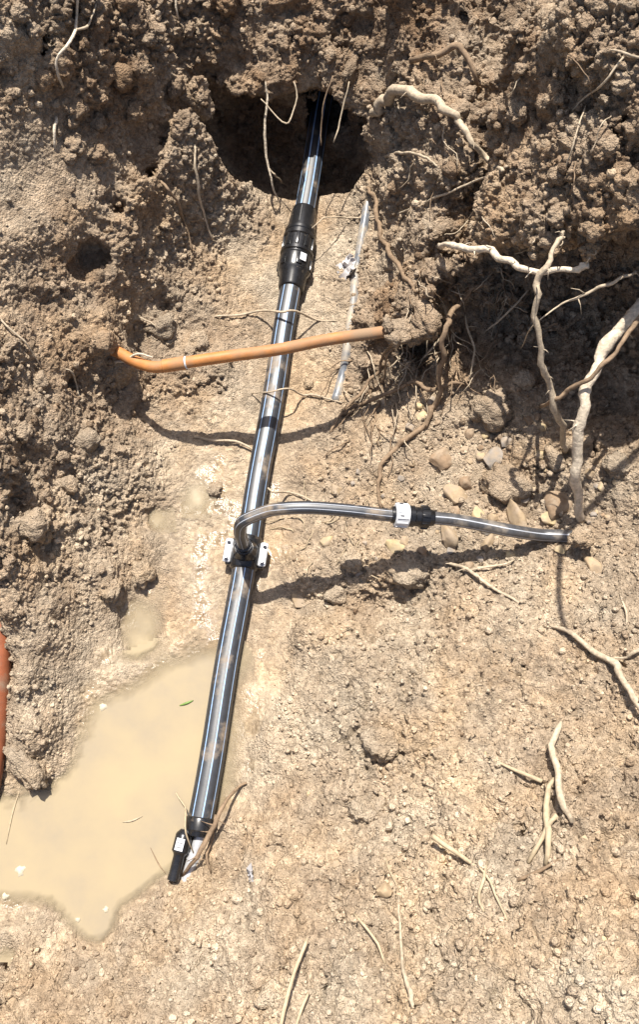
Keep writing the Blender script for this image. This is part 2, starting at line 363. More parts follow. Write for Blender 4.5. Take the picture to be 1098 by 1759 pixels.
def inview(mx, my): return (cx_ > -mx) & (cx_ < 1098 + mx) & (cy_ > -my) & (cy_ < 1759 + my)
Vi, Qi = subset(V, Q, inview(110, 90)); Vo, Qo = subset(V, Q, ~inview(70, 50))
for _ in range(2): Vi, Qi = catclark(Vi, Qi)
NI = len(Vi)
me = mesh_np('pit_ground', np.concatenate([Vi, Vo]), np.concatenate([Qi, Qo + NI]))
nv = len(me.vertices)
co = np.empty(nv * 3, np.float32); me.vertices.foreach_get('co', co); co = co.reshape(-1, 3)
no = np.empty(nv * 3, np.float32); me.vertex_normals.foreach_get('vector', no); no = no.reshape(-1, 3)
amp = grid_sample(AMP, co[:, 0], co[:, 1]).astype(np.float32)
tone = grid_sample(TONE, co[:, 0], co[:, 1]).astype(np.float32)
def patch(scale, seed): return np.clip(.5 + .9 * vnoise(co / scale, seed), 0, 1)
wa = np.stack([fbm(co / .016, s, 2) for s in (31, 34, 37)], 1)
comp = sstep(-.35, .4, fbm(co / .16, 91, 2))
f1, id1 = worley(co / .044 + .42 * wa, 41); d = (dome(f1) - .5) * .026 * (.25 + 1.1 * id1) * patch(.12, 51)
f2, id2 = worley(co / .022 + .38 * wa, 42); d += (dome(f2) - .5) * .016 * (.3 + id2) * (.35 + .65 * patch(.09, 52))
f3, id3 = worley(co / .0115 + .25 * wa, 43); d += (dome(f3) - .5) * .009 * (.3 + id3)
d *= np.maximum(.38 + .72 * comp, .75 * (co[:, 0] > .0) * (co[:, 1] < .75))
d += (fbm(co / .07, 61, 3) * .008 - np.abs(fbm(co / .05, 64, 2)) * .007 * (1.2 - comp))
d *= np.clip(amp * 1.15 + .05 * (amp > .2), .05, 1.3)
f4, id4 = worley(co / .0075, 44); d += (dome(f4) - .5) * .0042 * np.clip(amp * 3, 0.1, 1.15)
d += fbm(co / .03, 66, 2) * .0018
far = np.maximum(np.abs(co[:, 0]) - 1.1, np.abs(co[:, 1] - .9) - 1.5)
d *= 1 + 3 * np.clip(far, 0, 1)
# calm the relief under the pipe
pa = np.array(PA); pdv = np.array(PDIR)
tt = np.clip((co - pa) @ pdv, 0, 2.4); dist = np.linalg.norm(co - (pa + tt[:, None] * pdv), axis=1)
d *= sstep(.03, .09, dist) * .85 + .15
d[NI:] -= .0015          # the coarse rim slips just under the fine sheet
co2 = co + no * d[:, None]
me.vertices.foreach_set('co', co2.ravel())
me.polygons.foreach_set('use_smooth', np.ones(len(me.polygons), bool))
# material fields: tone, wetness, pale
WATER_Z = -.02
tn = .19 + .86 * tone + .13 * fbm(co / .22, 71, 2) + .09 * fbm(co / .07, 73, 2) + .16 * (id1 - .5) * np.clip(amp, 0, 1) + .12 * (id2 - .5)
wet = sstep(.035, .004, co2[:, 2] - WATER_Z) * sstep(.5, .2, amp) * sstep(1.05, .75, co[:, 1])
wet = np.clip(wet * (.75 + .8 * vnoise(co / .04, 75)), 0, 1)
for nm, arr in (('tone', np.clip(tn, 0, 1)), ('wet', wet), ('grit', np.clip(id3 * .6 + id4 * .4, 0, 1))):
    at = me.attributes.new(nm, 'FLOAT', 'POINT'); at.data.foreach_set('value', arr.astype(np.float32))
me.update()

# ------------------------------------------------------------------ materials
def new_mat(name):
    m = bpy.data.materials.new(name); m.use_nodes = True
    return m, m.node_tree.nodes, m.node_tree.links, m.node_tree.nodes['Principled BSDF']
def nd(N, t, **kw):
    x = N.new(t)
    for k, v in kw.items(): setattr(x, k, v)
    return x
def ramp(N, stops):
    r = N.new('ShaderNodeValToRGB'); e = r.color_ramp.elements
    while len(e) < len(stops): e.new(.5)
    for i, (p, c) in enumerate(stops): e[i].position = p; e[i].color = (*c, 1)
    return r
def noise(N, L, vec, scale, detail=4, rough=.6):
    t = N.new('ShaderNodeTexNoise'); t.inputs['Scale'].default_value = scale; t.inputs['Detail'].default_value = detail; t.inputs['Roughness'].default_value = rough
    if vec: L.new(vec, t.inputs['Vector'])
    return t
def mixc(N, L, mode, fac, a, b):
    m = N.new('ShaderNodeMix'); m.data_type = 'RGBA'; m.blend_type = mode
    for s, v in ((0, fac), (6, a), (7, b)):
        if hasattr(v, 'links'): L.new(v, m.inputs[s])
        else: m.inputs[s].default_value = v if s == 0 else (*v, 1)
    return m.outputs[2]
def mrange(N, L, v, a, b, c, d_):
    m = N.new('ShaderNodeMapRange'); L.new(v, m.inputs[0])
    for i, x in enumerate((a, b, c, d_)): m.inputs[i + 1].default_value = x
    return m.outputs[0]
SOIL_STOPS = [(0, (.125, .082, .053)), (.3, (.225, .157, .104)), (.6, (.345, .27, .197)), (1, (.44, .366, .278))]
def soil_material(name, attr=True):
    m, N, L, B = new_mat(name)
    v = nd(N, 'ShaderNodeNewGeometry').outputs['Position']
    rp = ramp(N, SOIL_STOPS)
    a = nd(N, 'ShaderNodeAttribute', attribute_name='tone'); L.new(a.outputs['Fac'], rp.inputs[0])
    n1 = noise(N, L, v, 14, 5); n2 = noise(N, L, v, 120, 3); n3 = noise(N, L, v, 420, 2)
    c = mixc(N, L, 'MULTIPLY', 1.0, rp.outputs[0], ramp_out(N, L, n1.outputs[0], [(.3, (.78, .76, .74)), (.7, (1.18, 1.16, 1.12))]))
    c = mixc(N, L, 'MULTIPLY', 1.0, c, ramp_out(N, L, n2.outputs[0], [(.3, (.8, .78, .76)), (.7, (1.17, 1.17, 1.16))]))
    c = mixc(N, L, 'MULTIPLY', 1.0, c, ramp_out(N, L, n3.outputs[0], [(.3, (.82, .82, .82)), (.72, (1.2, 1.2, 1.2))]))
    n5 = noise(N, L, v, 5.5, 4)
    c = mixc(N, L, 'MULTIPLY', 1.0, c, ramp_out(N, L, n5.outputs[0], [(.35, (1.05, .985, .9)), (.5, (1, 1, 1)), (.66, (.95, .985, 1.02))]))
    g = nd(N, 'ShaderNodeAttribute', attribute_name='grit')
    c = mixc(N, L, 'MULTIPLY', 1.0, c, ramp_out(N, L, g.outputs['Fac'], [(.1, (.74, .73, .72)), (.55, (.98, .98, .98)), (1, (1.3, 1.3, 1.3))]))
    w = nd(N, 'ShaderNodeAttribute', attribute_name='wet')
    c = mixc(N, L, 'MULTIPLY', w.outputs['Fac'], c, (.64, .6, .53))
    L.new(c, B.inputs['Base Color'])
    L.new(mrange(N, L, w.outputs['Fac'], 0, 1, .95, .16), B.inputs['Roughness'])
    L.new(mrange(N, L, w.outputs['Fac'], 0, 1, .15, .5), B.inputs['Specular IOR Level'])
    vo = nd(N, 'ShaderNodeTexVoronoi'); vo.inputs['Scale'].default_value = 210; L.new(v, vo.inputs['Vector'])
    ad = nd(N, 'ShaderNodeMath', operation='MULTIPLY_ADD'); L.new(vo.outputs['Distance'], ad.inputs[0]); ad.inputs[1].default_value = -.8; L.new(n3.outputs[0], ad.inputs[2])
    bu = nd(N, 'ShaderNodeBump'); bu.inputs['Distance'].default_value = .0055
    L.new(mrange(N, L, w.outputs['Fac'], 0, 1, 1.0, .22), bu.inputs['Strength'])
    L.new(ad.outputs[0], bu.inputs['Height']); L.new(bu.outputs[0], B.inputs['Normal'])
    return m
def ramp_out(N, L, v, stops):
    r = ramp(N, stops); L.new(v, r.inputs[0]); return r.outputs[0]
M = {}
M['soil'] = soil_material('soil')
def simple(name, col, rough=.6, spec=.4, var=.25, scale=60, bump=.3, bdist=.002, metallic=0, dirt=None, dirt_lo=.5, dirt_hi=.62, dirt_scale=9):
    m, N, L, B = new_mat(name)
    v = nd(N, 'ShaderNodeNewGeometry').outputs['Position']
    n1 = noise(N, L, v, scale, 5); n2 = noise(N, L, v, scale * .17, 3)
    c = mixc(N, L, 'MULTIPLY', 1.0, (col), ramp_out(N, L, n1.outputs[0], [(.3, (1 - var,) * 3), (.7, (1 + var,) * 3)]))
    c = mixc(N, L, 'MULTIPLY', 1.0, c, ramp_out(N, L, n2.outputs[0], [(.3, (1 - var * .7,) * 3), (.7, (1 + var * .7,) * 3)]))
    B.inputs['Roughness'].default_value = rough
    if dirt:
        n4 = noise(N, L, v, dirt_scale, 6, .65)
        src = n4.outputs[0]
        if name == 'orange_conduit':
            sx_ = nd(N, 'ShaderNodeSeparateXYZ'); L.new(v, sx_.inputs[0])
            ad_ = nd(N, 'ShaderNodeMath', operation='ADD'); L.new(mrange(N, L, sx_.outputs[0], -.2, .14, 0, .26), ad_.inputs[0]); L.new(src, ad_.inputs[1]); src = ad_.outputs[0]
        f = mrange(N, L, src, dirt_lo, dirt_hi, 0, 1)
        c = mixc(N, L, 'MIX', f, c, dirt)
        L.new(mrange(N, L, f, 0, 1, rough, .9), B.inputs['Roughness'])
    L.new(c, B.inputs['Base Color']); B.inputs['Specular IOR Level'].default_value = spec; B.inputs['Metallic'].default_value = metallic
    if bump:
        bu = nd(N, 'ShaderNodeBump'); bu.inputs['Strength'].default_value = bump; bu.inputs['Distance'].default_value = bdist
        L.new(n1.outputs[0], bu.inputs['Height']); L.new(bu.outputs[0], B.inputs['Normal'])
    return m
MUD = (.30, .225, .15)
M['black_pe'] = simple('black_polyethylene', (.016, .018, .023), .49, 1.0, .3, 90, .2, .0008, dirt=MUD, dirt_lo=.54, dirt_hi=.78, dirt_scale=13)
M['stripe'] = simple('blue_stripe', (.27, .40, .60), .4, .5, .12, 90, .1, .0005, dirt=MUD, dirt_lo=.54, dirt_hi=.78, dirt_scale=13)
M['black_fit'] = simple('black_fitting_plastic', (.012, .012, .013), .24, .5, .3, 120, .1, .0006, dirt=MUD, dirt_lo=.62, dirt_hi=.85, dirt_scale=22)
M['grey_pe'] = simple('dusty_black_pipe', (.055, .055, .058), .38, .5, .3, 70, .12, .0006, dirt=(.33, .27, .2), dirt_lo=.5, dirt_hi=.8, dirt_scale=14)
M['stripe_pale'] = simple('pale_stripe', (.36, .38, .42), .4, .5, .12, 90, .1, .0005)
M['steel'] = simple('zinc_plate', (.46, .465, .475), .38, .5, .12, 160, .15, .0006, metallic=.35)
M['bolt'] = simple('dull_bolt', (.3, .3, .31), .35, .5, .2, 200, .1, .0005, metallic=.8)
M['white_plastic'] = simple('white_plastic', (.56, .57, .58), .4, .5, .08, 90, .1, .0006, dirt=MUD, dirt_lo=.62, dirt_hi=.8, dirt_scale=40)
M['print'] = simple('dark_print', (.05, .05, .06), .6, .3, .1, 90, 0)
M['orange'] = simple('orange_conduit', (.40, .165, .05), .5, .4, .14, 60, .15, .001, dirt=(.25, .165, .1), dirt_lo=.5, dirt_hi=.78, dirt_scale=12)
M['orange_red'] = simple('terracotta_pipe', (.26, .085, .04), .5, .4, .16, 50, .15, .001, dirt=(.22, .15, .1), dirt_lo=.45, dirt_hi=.62, dirt_scale=14)
M['root_pale'] = simple('pale_root', (.37, .3, .215), .8, .2, .28, 160, .6, .0018)
M['root_white'] = simple('white_root', (.52, .44, .335), .85, .15, .3, 130, 1.0, .003)
M['root_brown'] = simple('brown_root', (.2, .14, .09), .85, .2, .3, 150, .6, .0018)
M['straw'] = simple('dry_straw', (.37, .295, .195), .75, .2, .2, 120, .3, .001)
M['rock_tan'] = simple('tan_stone', (.29, .215, .135), .85, .25, .3, 45, .6, .003, dirt=(.29, .225, .16), dirt_lo=.44, dirt_hi=.62, dirt_scale=30)
M['rock_yellow'] = simple('yellow_stone', (.38, .295, .17), .8, .25, .25, 45, .6, .003, dirt=(.29, .225, .16), dirt_lo=.44, dirt_hi=.62, dirt_scale=30)
M['rock_brown'] = simple('brown_stone', (.21, .145, .092), .85, .2, .3, 45, .6, .003, dirt=(.29, .225, .16), dirt_lo=.44, dirt_hi=.62, dirt_scale=30)
M['rock_grey'] = simple('grey_stone', (.235, .205, .175), .85, .25, .28, 45, .6, .003, dirt=(.29, .225, .16), dirt_lo=.44, dirt_hi=.62, dirt_scale=30)
M['clod'] = simple('soil_clod', (.29, .21, .135), .95, .1, .35, 90, .9, .005)
M['clod_pale'] = simple('pale_soil_clod', (.38, .285, .185), .95, .1, .32, 90, .9, .005)
M['clod_dark'] = simple('dark_soil_clod', (.15, .10, .064), .95, .1, .35, 90, .9, .005)
M['leaf'] = simple('green_leaf', (.12, .2, .04), .5, .4, .2, 80, .1)
M['scrap'] = simple('white_plastic_scrap', (.5, .47, .45), .25, .6, .15, 60, .3, .001)
M['glassy'] = simple('clear_plastic_scrap', (.3, .29, .29), .1, .8, .15, 60, .2, .001)
def water_material():
    m, N, L, B = new_mat('muddy_water')
    v = nd(N, 'ShaderNodeNewGeometry').outputs['Position']
    n1 = noise(N, L, v, 5.5, 5, .6); n2 = noise(N, L, v, 300, 2)
    c = ramp_out(N, L, n1.outputs[0], [(.32, (.245, .203, .145)), (.48, (.28, .227, .148)), (.66, (.305, .246, .152))])
    L.new(c, B.inputs['Base Color']); B.inputs['Roughness'].default_value = .09; B.inputs['IOR'].default_value = 1.33
    dp = nd(N, 'ShaderNodeAttribute', attribute_name='depth')
    L.new(mrange(N, L, dp.outputs['Fac'], 0, .022, .05, 1), B.inputs['Alpha'])
    n3 = noise(N, L, v, 16, 2)
    bu = nd(N, 'ShaderNodeBump'); bu.inputs['Strength'].default_value = .05; bu.inputs['Distance'].default_value = .004
    L.new(n3.outputs[0], bu.inputs['Height']); L.new(bu.outputs[0], B.inputs['Normal'])
    return m
M['water'] = water_material()

# ------------------------------------------------------------------ object helpers
def tag(o, label=None, cat=None, group=None, kind=None):
    if label: o['label'] = label
    if cat: o['category'] = cat
    if group: o['group'] = group
    if kind: o['kind'] = kind
    return o
def link(name, me_, mats, parent=None, loc=None, smooth=True):
    o = bpy.data.objects.new(name, me_); COL.objects.link(o)
    if mats is not None:
        for m in (mats if isinstance(mats, (list, tuple)) else [mats]): me_.materials.append(M[m])
    if parent: o.parent = parent
    if loc is not None: o.location = loc
    if smooth and len(me_.polygons): me_.polygons.foreach_set('use_smooth', np.ones(len(me_.polygons), bool))
    return o
def from_bm(name, bm, mats, parent=None, loc=None, smooth=True, auto=None):
    me_ = bpy.data.meshes.new(name); bm.normal_update(); bm.to_mesh(me_); bm.free()
    o = link(name, me_, mats, parent, loc, smooth)
    if auto is not None: me_.set_sharp_from_angle(angle=R(auto))
    return o
def empty(name, loc):
    o = bpy.data.objects.new(name, None); COL.objects.link(o); o.location = loc; o.empty_display_size = .05; return o

ground = bpy.data.objects.new('pit_ground', me); COL.objects.link(ground); me.materials.append(M['soil'])
tag(ground, kind='structure')
bpy.context.view_layer.update()
def hit(px, py):
    ok, loc, nor, _ = ground.ray_cast(CAMV, ray(px, py).normalized())
    return (loc, nor) if ok else (W(px, py, 0), Vector((0, 0, 1)))
def lifted(px, py, l):
    loc, _ = hit(px, py); d_ = ray(px, py); return loc - d_ * (l / -d_.z)

# ------------------------------------------------------------------ water
def px_poly(pts, z): return [W(x, y, z) for x, y in pts]
def water(name, pts, z, label, step):
    P = px_poly(pts, z); c = sum(P, Vector()) / len(P)
    x0, x1 = min(p.x for p in P), max(p.x for p in P); y0, y1 = min(p.y for p in P), max(p.y for p in P)
    nx, ny = int((x1 - x0) / step) + 2, int((y1 - y0) / step) + 2
    bm = bmesh.new(); lay = bm.verts.layers.float.new('depth'); g = {}
    for i in range(nx):
        for j in range(ny):
            x, y = x0 + i * step, y0 + j * step
            ins = False
            for k in range(len(P)):
                a_, b_ = P[k], P[k - 1]
                if (a_.y > y) != (b_.y > y) and x < (b_.x - a_.x) * (y - a_.y) / (b_.y - a_.y) + a_.x: ins = not ins
            if not ins: continue
            ok, loc, _, _ = ground.ray_cast(Vector((x, y, z + .3)), Vector((0, 0, -1)))
            v = bm.verts.new((x - c.x, y - c.y, 0)); v[lay] = (z - loc.z) if ok else .1; g[i, j] = v
    for (i, j), v in g.items():
        q = [g.get(k) for k in ((i, j), (i + 1, j), (i + 1, j + 1), (i, j + 1))]
        if all(q) and max(k[lay] for k in q) > -.004: bm.faces.new(q)
    bmesh.ops.delete(bm, geom=[v for v in bm.verts if not v.link_faces], context='VERTS')
    o = from_bm(name, bm, 'water', None, c); tag(o, label, None, None, 'structure'); return o
water('puddle', [(90,1150),(200,1120),(330,1070),(400,1075),(440,1120),(450,1300),(430,1420),(360,1500),(330,1560),(240,1640),(150,1700),(-60,1640),(-60,1340),(40,1330)], WATER_Z, 'wide muddy yellow puddle beside the lower end of the black pipe', .007)
water('puddle', [(300,815),(350,810),(375,850),(360,895),(310,890)], -.034, 'small round yellow puddle beside a dark ball of earth', .003)
water('puddle', [(240,1000),(300,1005),(285,1080),(240,1130),(180,1130),(190,1090)], -.034, 'long narrow yellow puddle in the mud above the wide puddle', .003)
water('puddle', [(245,865),(300,865),(305,915),(250,920)], -.035, 'faint shallow puddle between the two small yellow puddles', .003)

# ------------------------------------------------------------------ pipes
def frame_of(d):
    d = d.normalized(); s = d.cross(Vector((0, 0, 1)))
    if s.length < 1e-4: s = Vector((1, 0, 0))
    s.normalize(); return d, s, s.cross(d)       # along, right, up
def catmull(P, n):
    out = []
    Q_ = [P[0] * 2 - P[1]] + P + [P[-1] * 2 - P[-2]]
    for i in range(1, len(Q_) - 2):
        for k in range(n):
            t = k / n; a, b, c, e = Q_[i - 1], Q_[i], Q_[i + 1], Q_[i + 2]
            out.append(.5 * ((2 * b) + (c - a) * t + (2 * a - 5 * b + 4 * c - e) * t * t + (3 * b - a - 3 * c + e) * t ** 3))
    out.append(P[-1].copy()); return out
def sweep(bm, P, rad, seg=24, stripes=(), sw=5, cap=True, mat=0, smat=1):
    """tube along P; rad number or list; stripes: angles (deg, 0 = up, + = right)"""
    n_ = len(P); rings = []; up = None
    for i, p in enumerate(P):
        t = (P[min(i + 1, n_ - 1)] - P[max(i - 1, 0)]).normalized()
        if up is None:
            _, s, up = frame_of(t)
        up = (up - t * up.dot(t)).normalized(); s = t.cross(up)
        r_ = rad[i] if hasattr(rad, '__len__') else rad
        angs = ANGS(seg, stripes, sw)
        rings.append([bm.verts.new(p + (up * math.cos(a) + s * math.sin(a)) * r_) for a, _ in angs])
    k = len(rings[0])
    flags = [f for _, f in ANGS(seg, stripes, sw)]
    for i in range(n_ - 1):
        for j in range(k):
            f = bm.faces.new((rings[i][j], rings[i][(j + 1) % k], rings[i + 1][(j + 1) % k], rings[i + 1][j]))
            f.material_index = smat if flags[j] else mat; f.smooth = True
    if cap:
        for rr in (rings[0], rings[-1]):
            f = bm.faces.new(rr); f.material_index = mat
    bmesh.ops.recalc_face_normals(bm, faces=bm.faces)
def ANGS(seg, stripes, sw):
    base = [(math.tau * i / seg) % math.tau for i in range(seg)]
    if not stripes: return [(a, False) for a in base]
    ed = []
    for s in stripes:
        a = R(s - sw / 2) % math.tau; b = R(s + sw / 2) % math.tau; ed.append((a, b))
    base = [a for a in base if all(((a - x) % math.tau) > ((y - x) % math.tau) and ((x - a) % math.tau) > .01 for x, y in ed)]
    al = [(a, False) for a in base] + [(a, True) for a, _ in ed] + [(b, False) for _, b in ed]
    return sorted(al)
def lathe(bm, o_, d_, prof, seg=32, mat=0):
    """prof: (distance along d, radius)"""
    t, s, u = frame_of(d_); rings = []
    for x, r_ in prof:
        c = o_ + t * x; rings.append([bm.verts.new(c + (u * math.cos(math.tau * i / seg) + s * math.sin(math.tau * i / seg)) * r_) for i in range(seg)])
    for a, b in zip(rings[:-1], rings[1:]):
        for j in range(seg):
            f = bm.faces.new((a[j], a[(j + 1) % seg], b[(j + 1) % seg], b[j])); f.material_index = mat
    for rr in (rings[0], rings[-1]): bm.faces.new(rr).material_index = mat
    bmesh.ops.recalc_face_normals(bm, faces=bm.faces)
def obox(bm, c, t, s, u, lt, ls, lu, bev=0, mat=0):
    vv = [bm.verts.new(c + t * (i * lt / 2) + s * (j * ls / 2) + u * (k * lu / 2)) for i in (-1, 1) for j in (-1, 1) for k in (-1, 1)]
    fs = [bm.faces.new([vv[i] for i in q]) for q in ((0,1,3,2),(4,6,7,5),(0,4,5,1),(2,3,7,6),(0,2,6,4),(1,5,7,3))]
    for f in fs: f.material_index = mat
    if bev:
        ed = list({e for f in fs for e in f.edges}); bmesh.ops.bevel(bm, geom=ed, offset=bev, segments=2, affect='EDGES', profile=.5)
    bmesh.ops.recalc_face_normals(bm, faces=bm.faces)

RP = .0272
main = empty('water_pipe', PA)
tag(main, 'long black plastic water pipe with blue stripes, clamp and side branch in the trench', 'pipe')
def part(name, bm, mats, parent=main, auto=40):
    """bm in world space; parts keep their place under the parent"""
    root = parent
    base = Vector(root.location) if root is main else Vector(main.location) + Vector(root.location)
    bmesh.ops.translate(bm, verts=bm.verts, vec=-base)
    return from_bm(name, bm, mats, parent, None, True, auto)
t, s_, u_ = frame_of(PDIR)
c_lo = pipe_pt(497); c_hi = pipe_pt(362)
def wob(a, b, n_, k=.0015):
    return [a + (b - a) * (i / n_) + Vector((math.sin(i * .8) * k, 0, math.cos(i * .5) * k * .6)) for i in range(n_ + 1)]
bm = bmesh.new(); sweep(bm, wob(PA - PDIR * .005, c_lo + PDIR * .03, 24), RP, 40, (-122, -78, -34, 12, 56, 100, 145, 190), 5)
part('lower_pipe', bm, ['black_pe', 'stripe'])
bm = bmesh.new(); sweep(bm, wob(c_hi - PDIR * .03, PEND, 16), RP, 40, (-155, -110, -66, -20, 24, 70, 115, 160), 7)
part('upper_pipe', bm, ['black_pe', 'stripe'])
# coupling: built along the pipe from its lower to its upper mouth
L_ = (c_hi - c_lo).length
def at(f): return c_lo + PDIR * (L_ * f)
bm = bmesh.new()
prof = [(-.002,RP+.001),(0,.037),(.004,.0385),(L_*.14,.041),(L_*.19,.0465),(L_*.22,.049),(L_*.36,.049),(L_*.385,.0455),(L_*.40,.0455),(L_*.41,.050),(L_*.445,.050),(L_*.455,.045),
        (L_*.60,.045),(L_*.61,.0495),(L_*.645,.0495),(L_*.655,.0455),(L_*.67,.0455),(L_*.68,.0475),(L_*.71,.0475),(L_*.72,.0435),(L_*.97,.0375),(L_,.036),(L_+.002,RP+.001)]
prof = [(a_, r_ if r_ < RP + .002 else r_ * .88) for a_, r_ in prof]
lathe(bm, c_lo, PDIR, prof, 48)
coup = part('coupling', bm, 'black_fit', auto=25)
for k in range(10):        # raised ribs between the rings
    a = math.tau * k / 10; rd = u_ * math.cos(a) + s_ * math.sin(a); tn_ = t.cross(rd)
    bm = bmesh.new(); obox(bm, at(.53) + rd * .040, t, tn_, rd, L_ * .15, .009, .007, .0015)
    o = part('rib', bm, 'black_fit'); o.parent = coup
for k in range(6):
    a = math.tau * (k + .3) / 6; rd = u_ * math.cos(a) + s_ * math.sin(a); tn_ = t.cross(rd)
    bm = bmesh.new(); obox(bm, at(.275) + rd * .0436, t, tn_, rd, L_ * .12, .013, .006, .0015)
    o = part('lug', bm, 'black_fit'); o.parent = coup
rd = (u_ * math.cos(.5) + s_ * math.sin(.5)); bm = bmesh.new(); obox(bm, at(.30) + rd * .0472, t, t.cross(rd), rd, .022, .017, .0012)
o = part('label', bm, 'white_plastic'); o.parent = coup; o['label'] = 'small white sticker on the coupling'
bm = bmesh.new(); rd = (u_ * math.cos(-.1) + s_ * math.sin(-.1)); obox(bm, at(.86) + rd * .036, t, t.cross(rd), rd, L_ * .2, .003, .003)
o = part('moulding_line', bm, 'black_fit'); o.parent = coup

# saddle clamp
sc = pipe_pt(951)
bm = bmesh.new()
lathe(bm, sc - t * .04, PDIR, [(0, RP + .001), (.002, .0315), (.006, .0335), (.072, .0335), (.078, .0315), (.08, RP + .001)], 36)
obox(bm, sc + u_ * -.002, t, s_, u_, .064, .09, .018, .004)
lathe(bm, sc + u_ * .026, u_ + s_ * -.0, [(0, .03), (.012, .026), (.02, .021), (.028, .020)], 32)
sad = part('saddle_clamp', bm, 'black_fit', auto=30)
for sd in (-1, 1):
    bm = bmesh.new(); obox(bm, sc + s_ * (sd * .041) + u_ * .011, t, s_, u_, .058, .019, .007, .004)
    o = part('side_plate', bm, 'steel'); o.parent = sad
    for e in (-1, 1):
        b_ = sc + s_ * (sd * .042) + t * (e * .02)
        bm = bmesh.new(); lathe(bm, b_ + u_ * .016, u_, [(0, .0066), (.0012, .0066), (.0013, .005), (.007, .005), (.0075, .003), (.012, .003)], 6)
        o = part('bolt', bm, 'bolt'); o.parent = sad
# branch: riser out of the saddle, bend, run to the right
ztop = .2
B0 = sc + u_ * .03
Bq = [B0, B0 + Vector((0, 0, .05)), B0 + Vector((0, 0, .1)), B0 + Vector((.001, .001, .14)), B0 + Vector((.012, .008, .185)), W(456, 879, .228), W(482, 874, .245), W(530, 872, .25), W(600, 877, .24), W(660, 884, .225), W(690, 886, .217)]
bm = bmesh.new(); sweep(bm, catmull([Vector(p) for p in Bq], 8), .0136, 28, (-150, -100, -50, 0, 55, 105, 155), 6)
part('branch_pipe', bm, ['black_pe', 'stripe_pale'])
for z, r0 in ((.05, .0195), (.066, .018)):
    c = B0 + Vector((0, 0, z - .028))
    bm = bmesh.new(); lathe(bm, c, Vector((0, 0, 1)), [(0, .014), (.001, r0), (.008, r0), (.0095, .014)], 28)
    o = part('collar', bm, 'black_fit'); o.parent = sad
E0 = W(672, 884, .221); E1 = W(746, 890, .206); bd = (E1 - E0).normalized(); BL = (E1 - E0).length
bm = bmesh.new()
lathe(bm, E0, bd, [(0,.0142),(.001,.0175),(BL*.12,.019),(BL*.38,.019),(BL*.4,.0225),(BL*.52,.0225),(BL*.55,.0205),(BL*.66,.0205),(BL*.68,.0235),(BL*.86,.0235),(BL*.88,.019),(BL*.99,.0165),(BL,.0142)], 32)
bc = part('branch_coupling', bm, 'black_fit', auto=25)
bt, bs, bu_ = frame_of(bd)
bm = bmesh.new(); lathe(bm, E0, bd, [(BL*.08,.019),(BL*.085,.0232),(BL*.11,.0242),(BL*.36,.0252),(BL*.39,.0242),(BL*.395,.019)], 24)
o = part('nut', bm, 'white_plastic', auto=30); o.parent = bc; o['label'] = 'white ring nut on the branch coupling'
for k in range(12):
    a = math.tau * k / 12; rd = bu_ * math.cos(a) + bs * math.sin(a)
    bm = bmesh.new(); obox(bm, E0 + bd * BL * .235 + rd * .0249, bd, bd.cross(rd), rd, BL * .26, .0055, .003, .001)
    o = part('grip_rib', bm, 'white_plastic'); o.parent = bc
for k in range(3):
    a = math.tau * k / 5 - .9; rd = bu_ * math.cos(a) + bs * math.sin(a)
    bm = bmesh.new(); obox(bm, E0 + bd * BL * .2 + rd * .0266, bd, bd.cross(rd), rd, BL * .09, .0025, .0006)
    o = part('printed_mark', bm, 'print'); o.parent = bc
for k in range(8):
    a = math.tau * k / 8 + .2; rd = bu_ * math.cos(a) + bs * math.sin(a)
    bm = bmesh.new(); obox(bm, E0 + bd * BL * .77 + rd * .0235, bd, bd.cross(rd), rd, BL * .17, .007, .004, .001)
    o = part('grip_rib', bm, 'black_fit'); o.parent = bc
Tq = [W(735,889,.208), W(780,893,.2), W(830,902,.192), W(880,912,.185), (hit(930, 919)[0] * .5 + W(930,919,.178) * .5), hit(985, 923)[0] + Vector((0, 0, .004)), hit(1020, 926)[0] - Vector((0, 0, .03)), hit(1060, 930)[0] - Vector((0, 0, .07))]
bm = bmesh.new(); sweep(bm, catmull([Vector(p) for p in Tq], 8), [.0136] * 57, 28, (-140, -70, 5, 75, 140), 9)
part('branch_tail', bm, ['grey_pe', 'stripe_pale'])
# end fitting at the foot of the pipe
e0 = pipe_pt(1405); dn = -PDIR
bm = bmesh.new(); lathe(bm, e0, dn, [(-.002, RP + .001), (0, .0305), (.003, .0315), (.024, .0315), (.027, .029), (.036, .026), (.038, .01)], 36)
endf = part('end_fitting', bm, 'black_fit', auto=30)
q0 = W(317, 1432, .004); qd = (W(299, 1503, .002) - q0).normalized()
bm = bmesh.new(); lathe(bm, q0, qd, [(-.008, .010), (0, .0165), (.003, .0178), (.036, .0178), (.04, .014), (.044, .0118), (.082, .0115), (.083, .0122), (.092, .0122)], 28)
o = part('outlet_stub', bm, 'black_fit', auto=30); o.parent = endf
bm = bmesh.new(); a_, b_, c_ = frame_of(qd); rd = (c_ * .97 + b_ * .1).normalized()
obox(bm, q0 + qd * .021 + rd * .0183, qd, qd.cross(rd), rd, .024, .017, .001)
o = part('label', bm, 'white_plastic'); o.parent = endf; o['label'] = 'white barcode sticker on the end fitting'
for k in range(9):
    bm = bmesh.new(); wk = (.0006, .0011, .0008, .0014)[k % 4]
    obox(bm, q0 + qd * (.0115 + k * .0022) + rd * .0189 , qd, qd.cross(rd), rd, wk, .012, .0006)
    o = part('bar', bm, 'print'); o.parent = endf
bm = bmesh.new(); r0 = W(346, 1432, -.005); r1 = W(322, 1505, -.02)
lathe(bm, r0, r1 - r0, [(-.02, .01), (0, .013), (.04, .013), (.042, .0155), (.055, .0155), (.057, .013), (.12, .013)], 24)
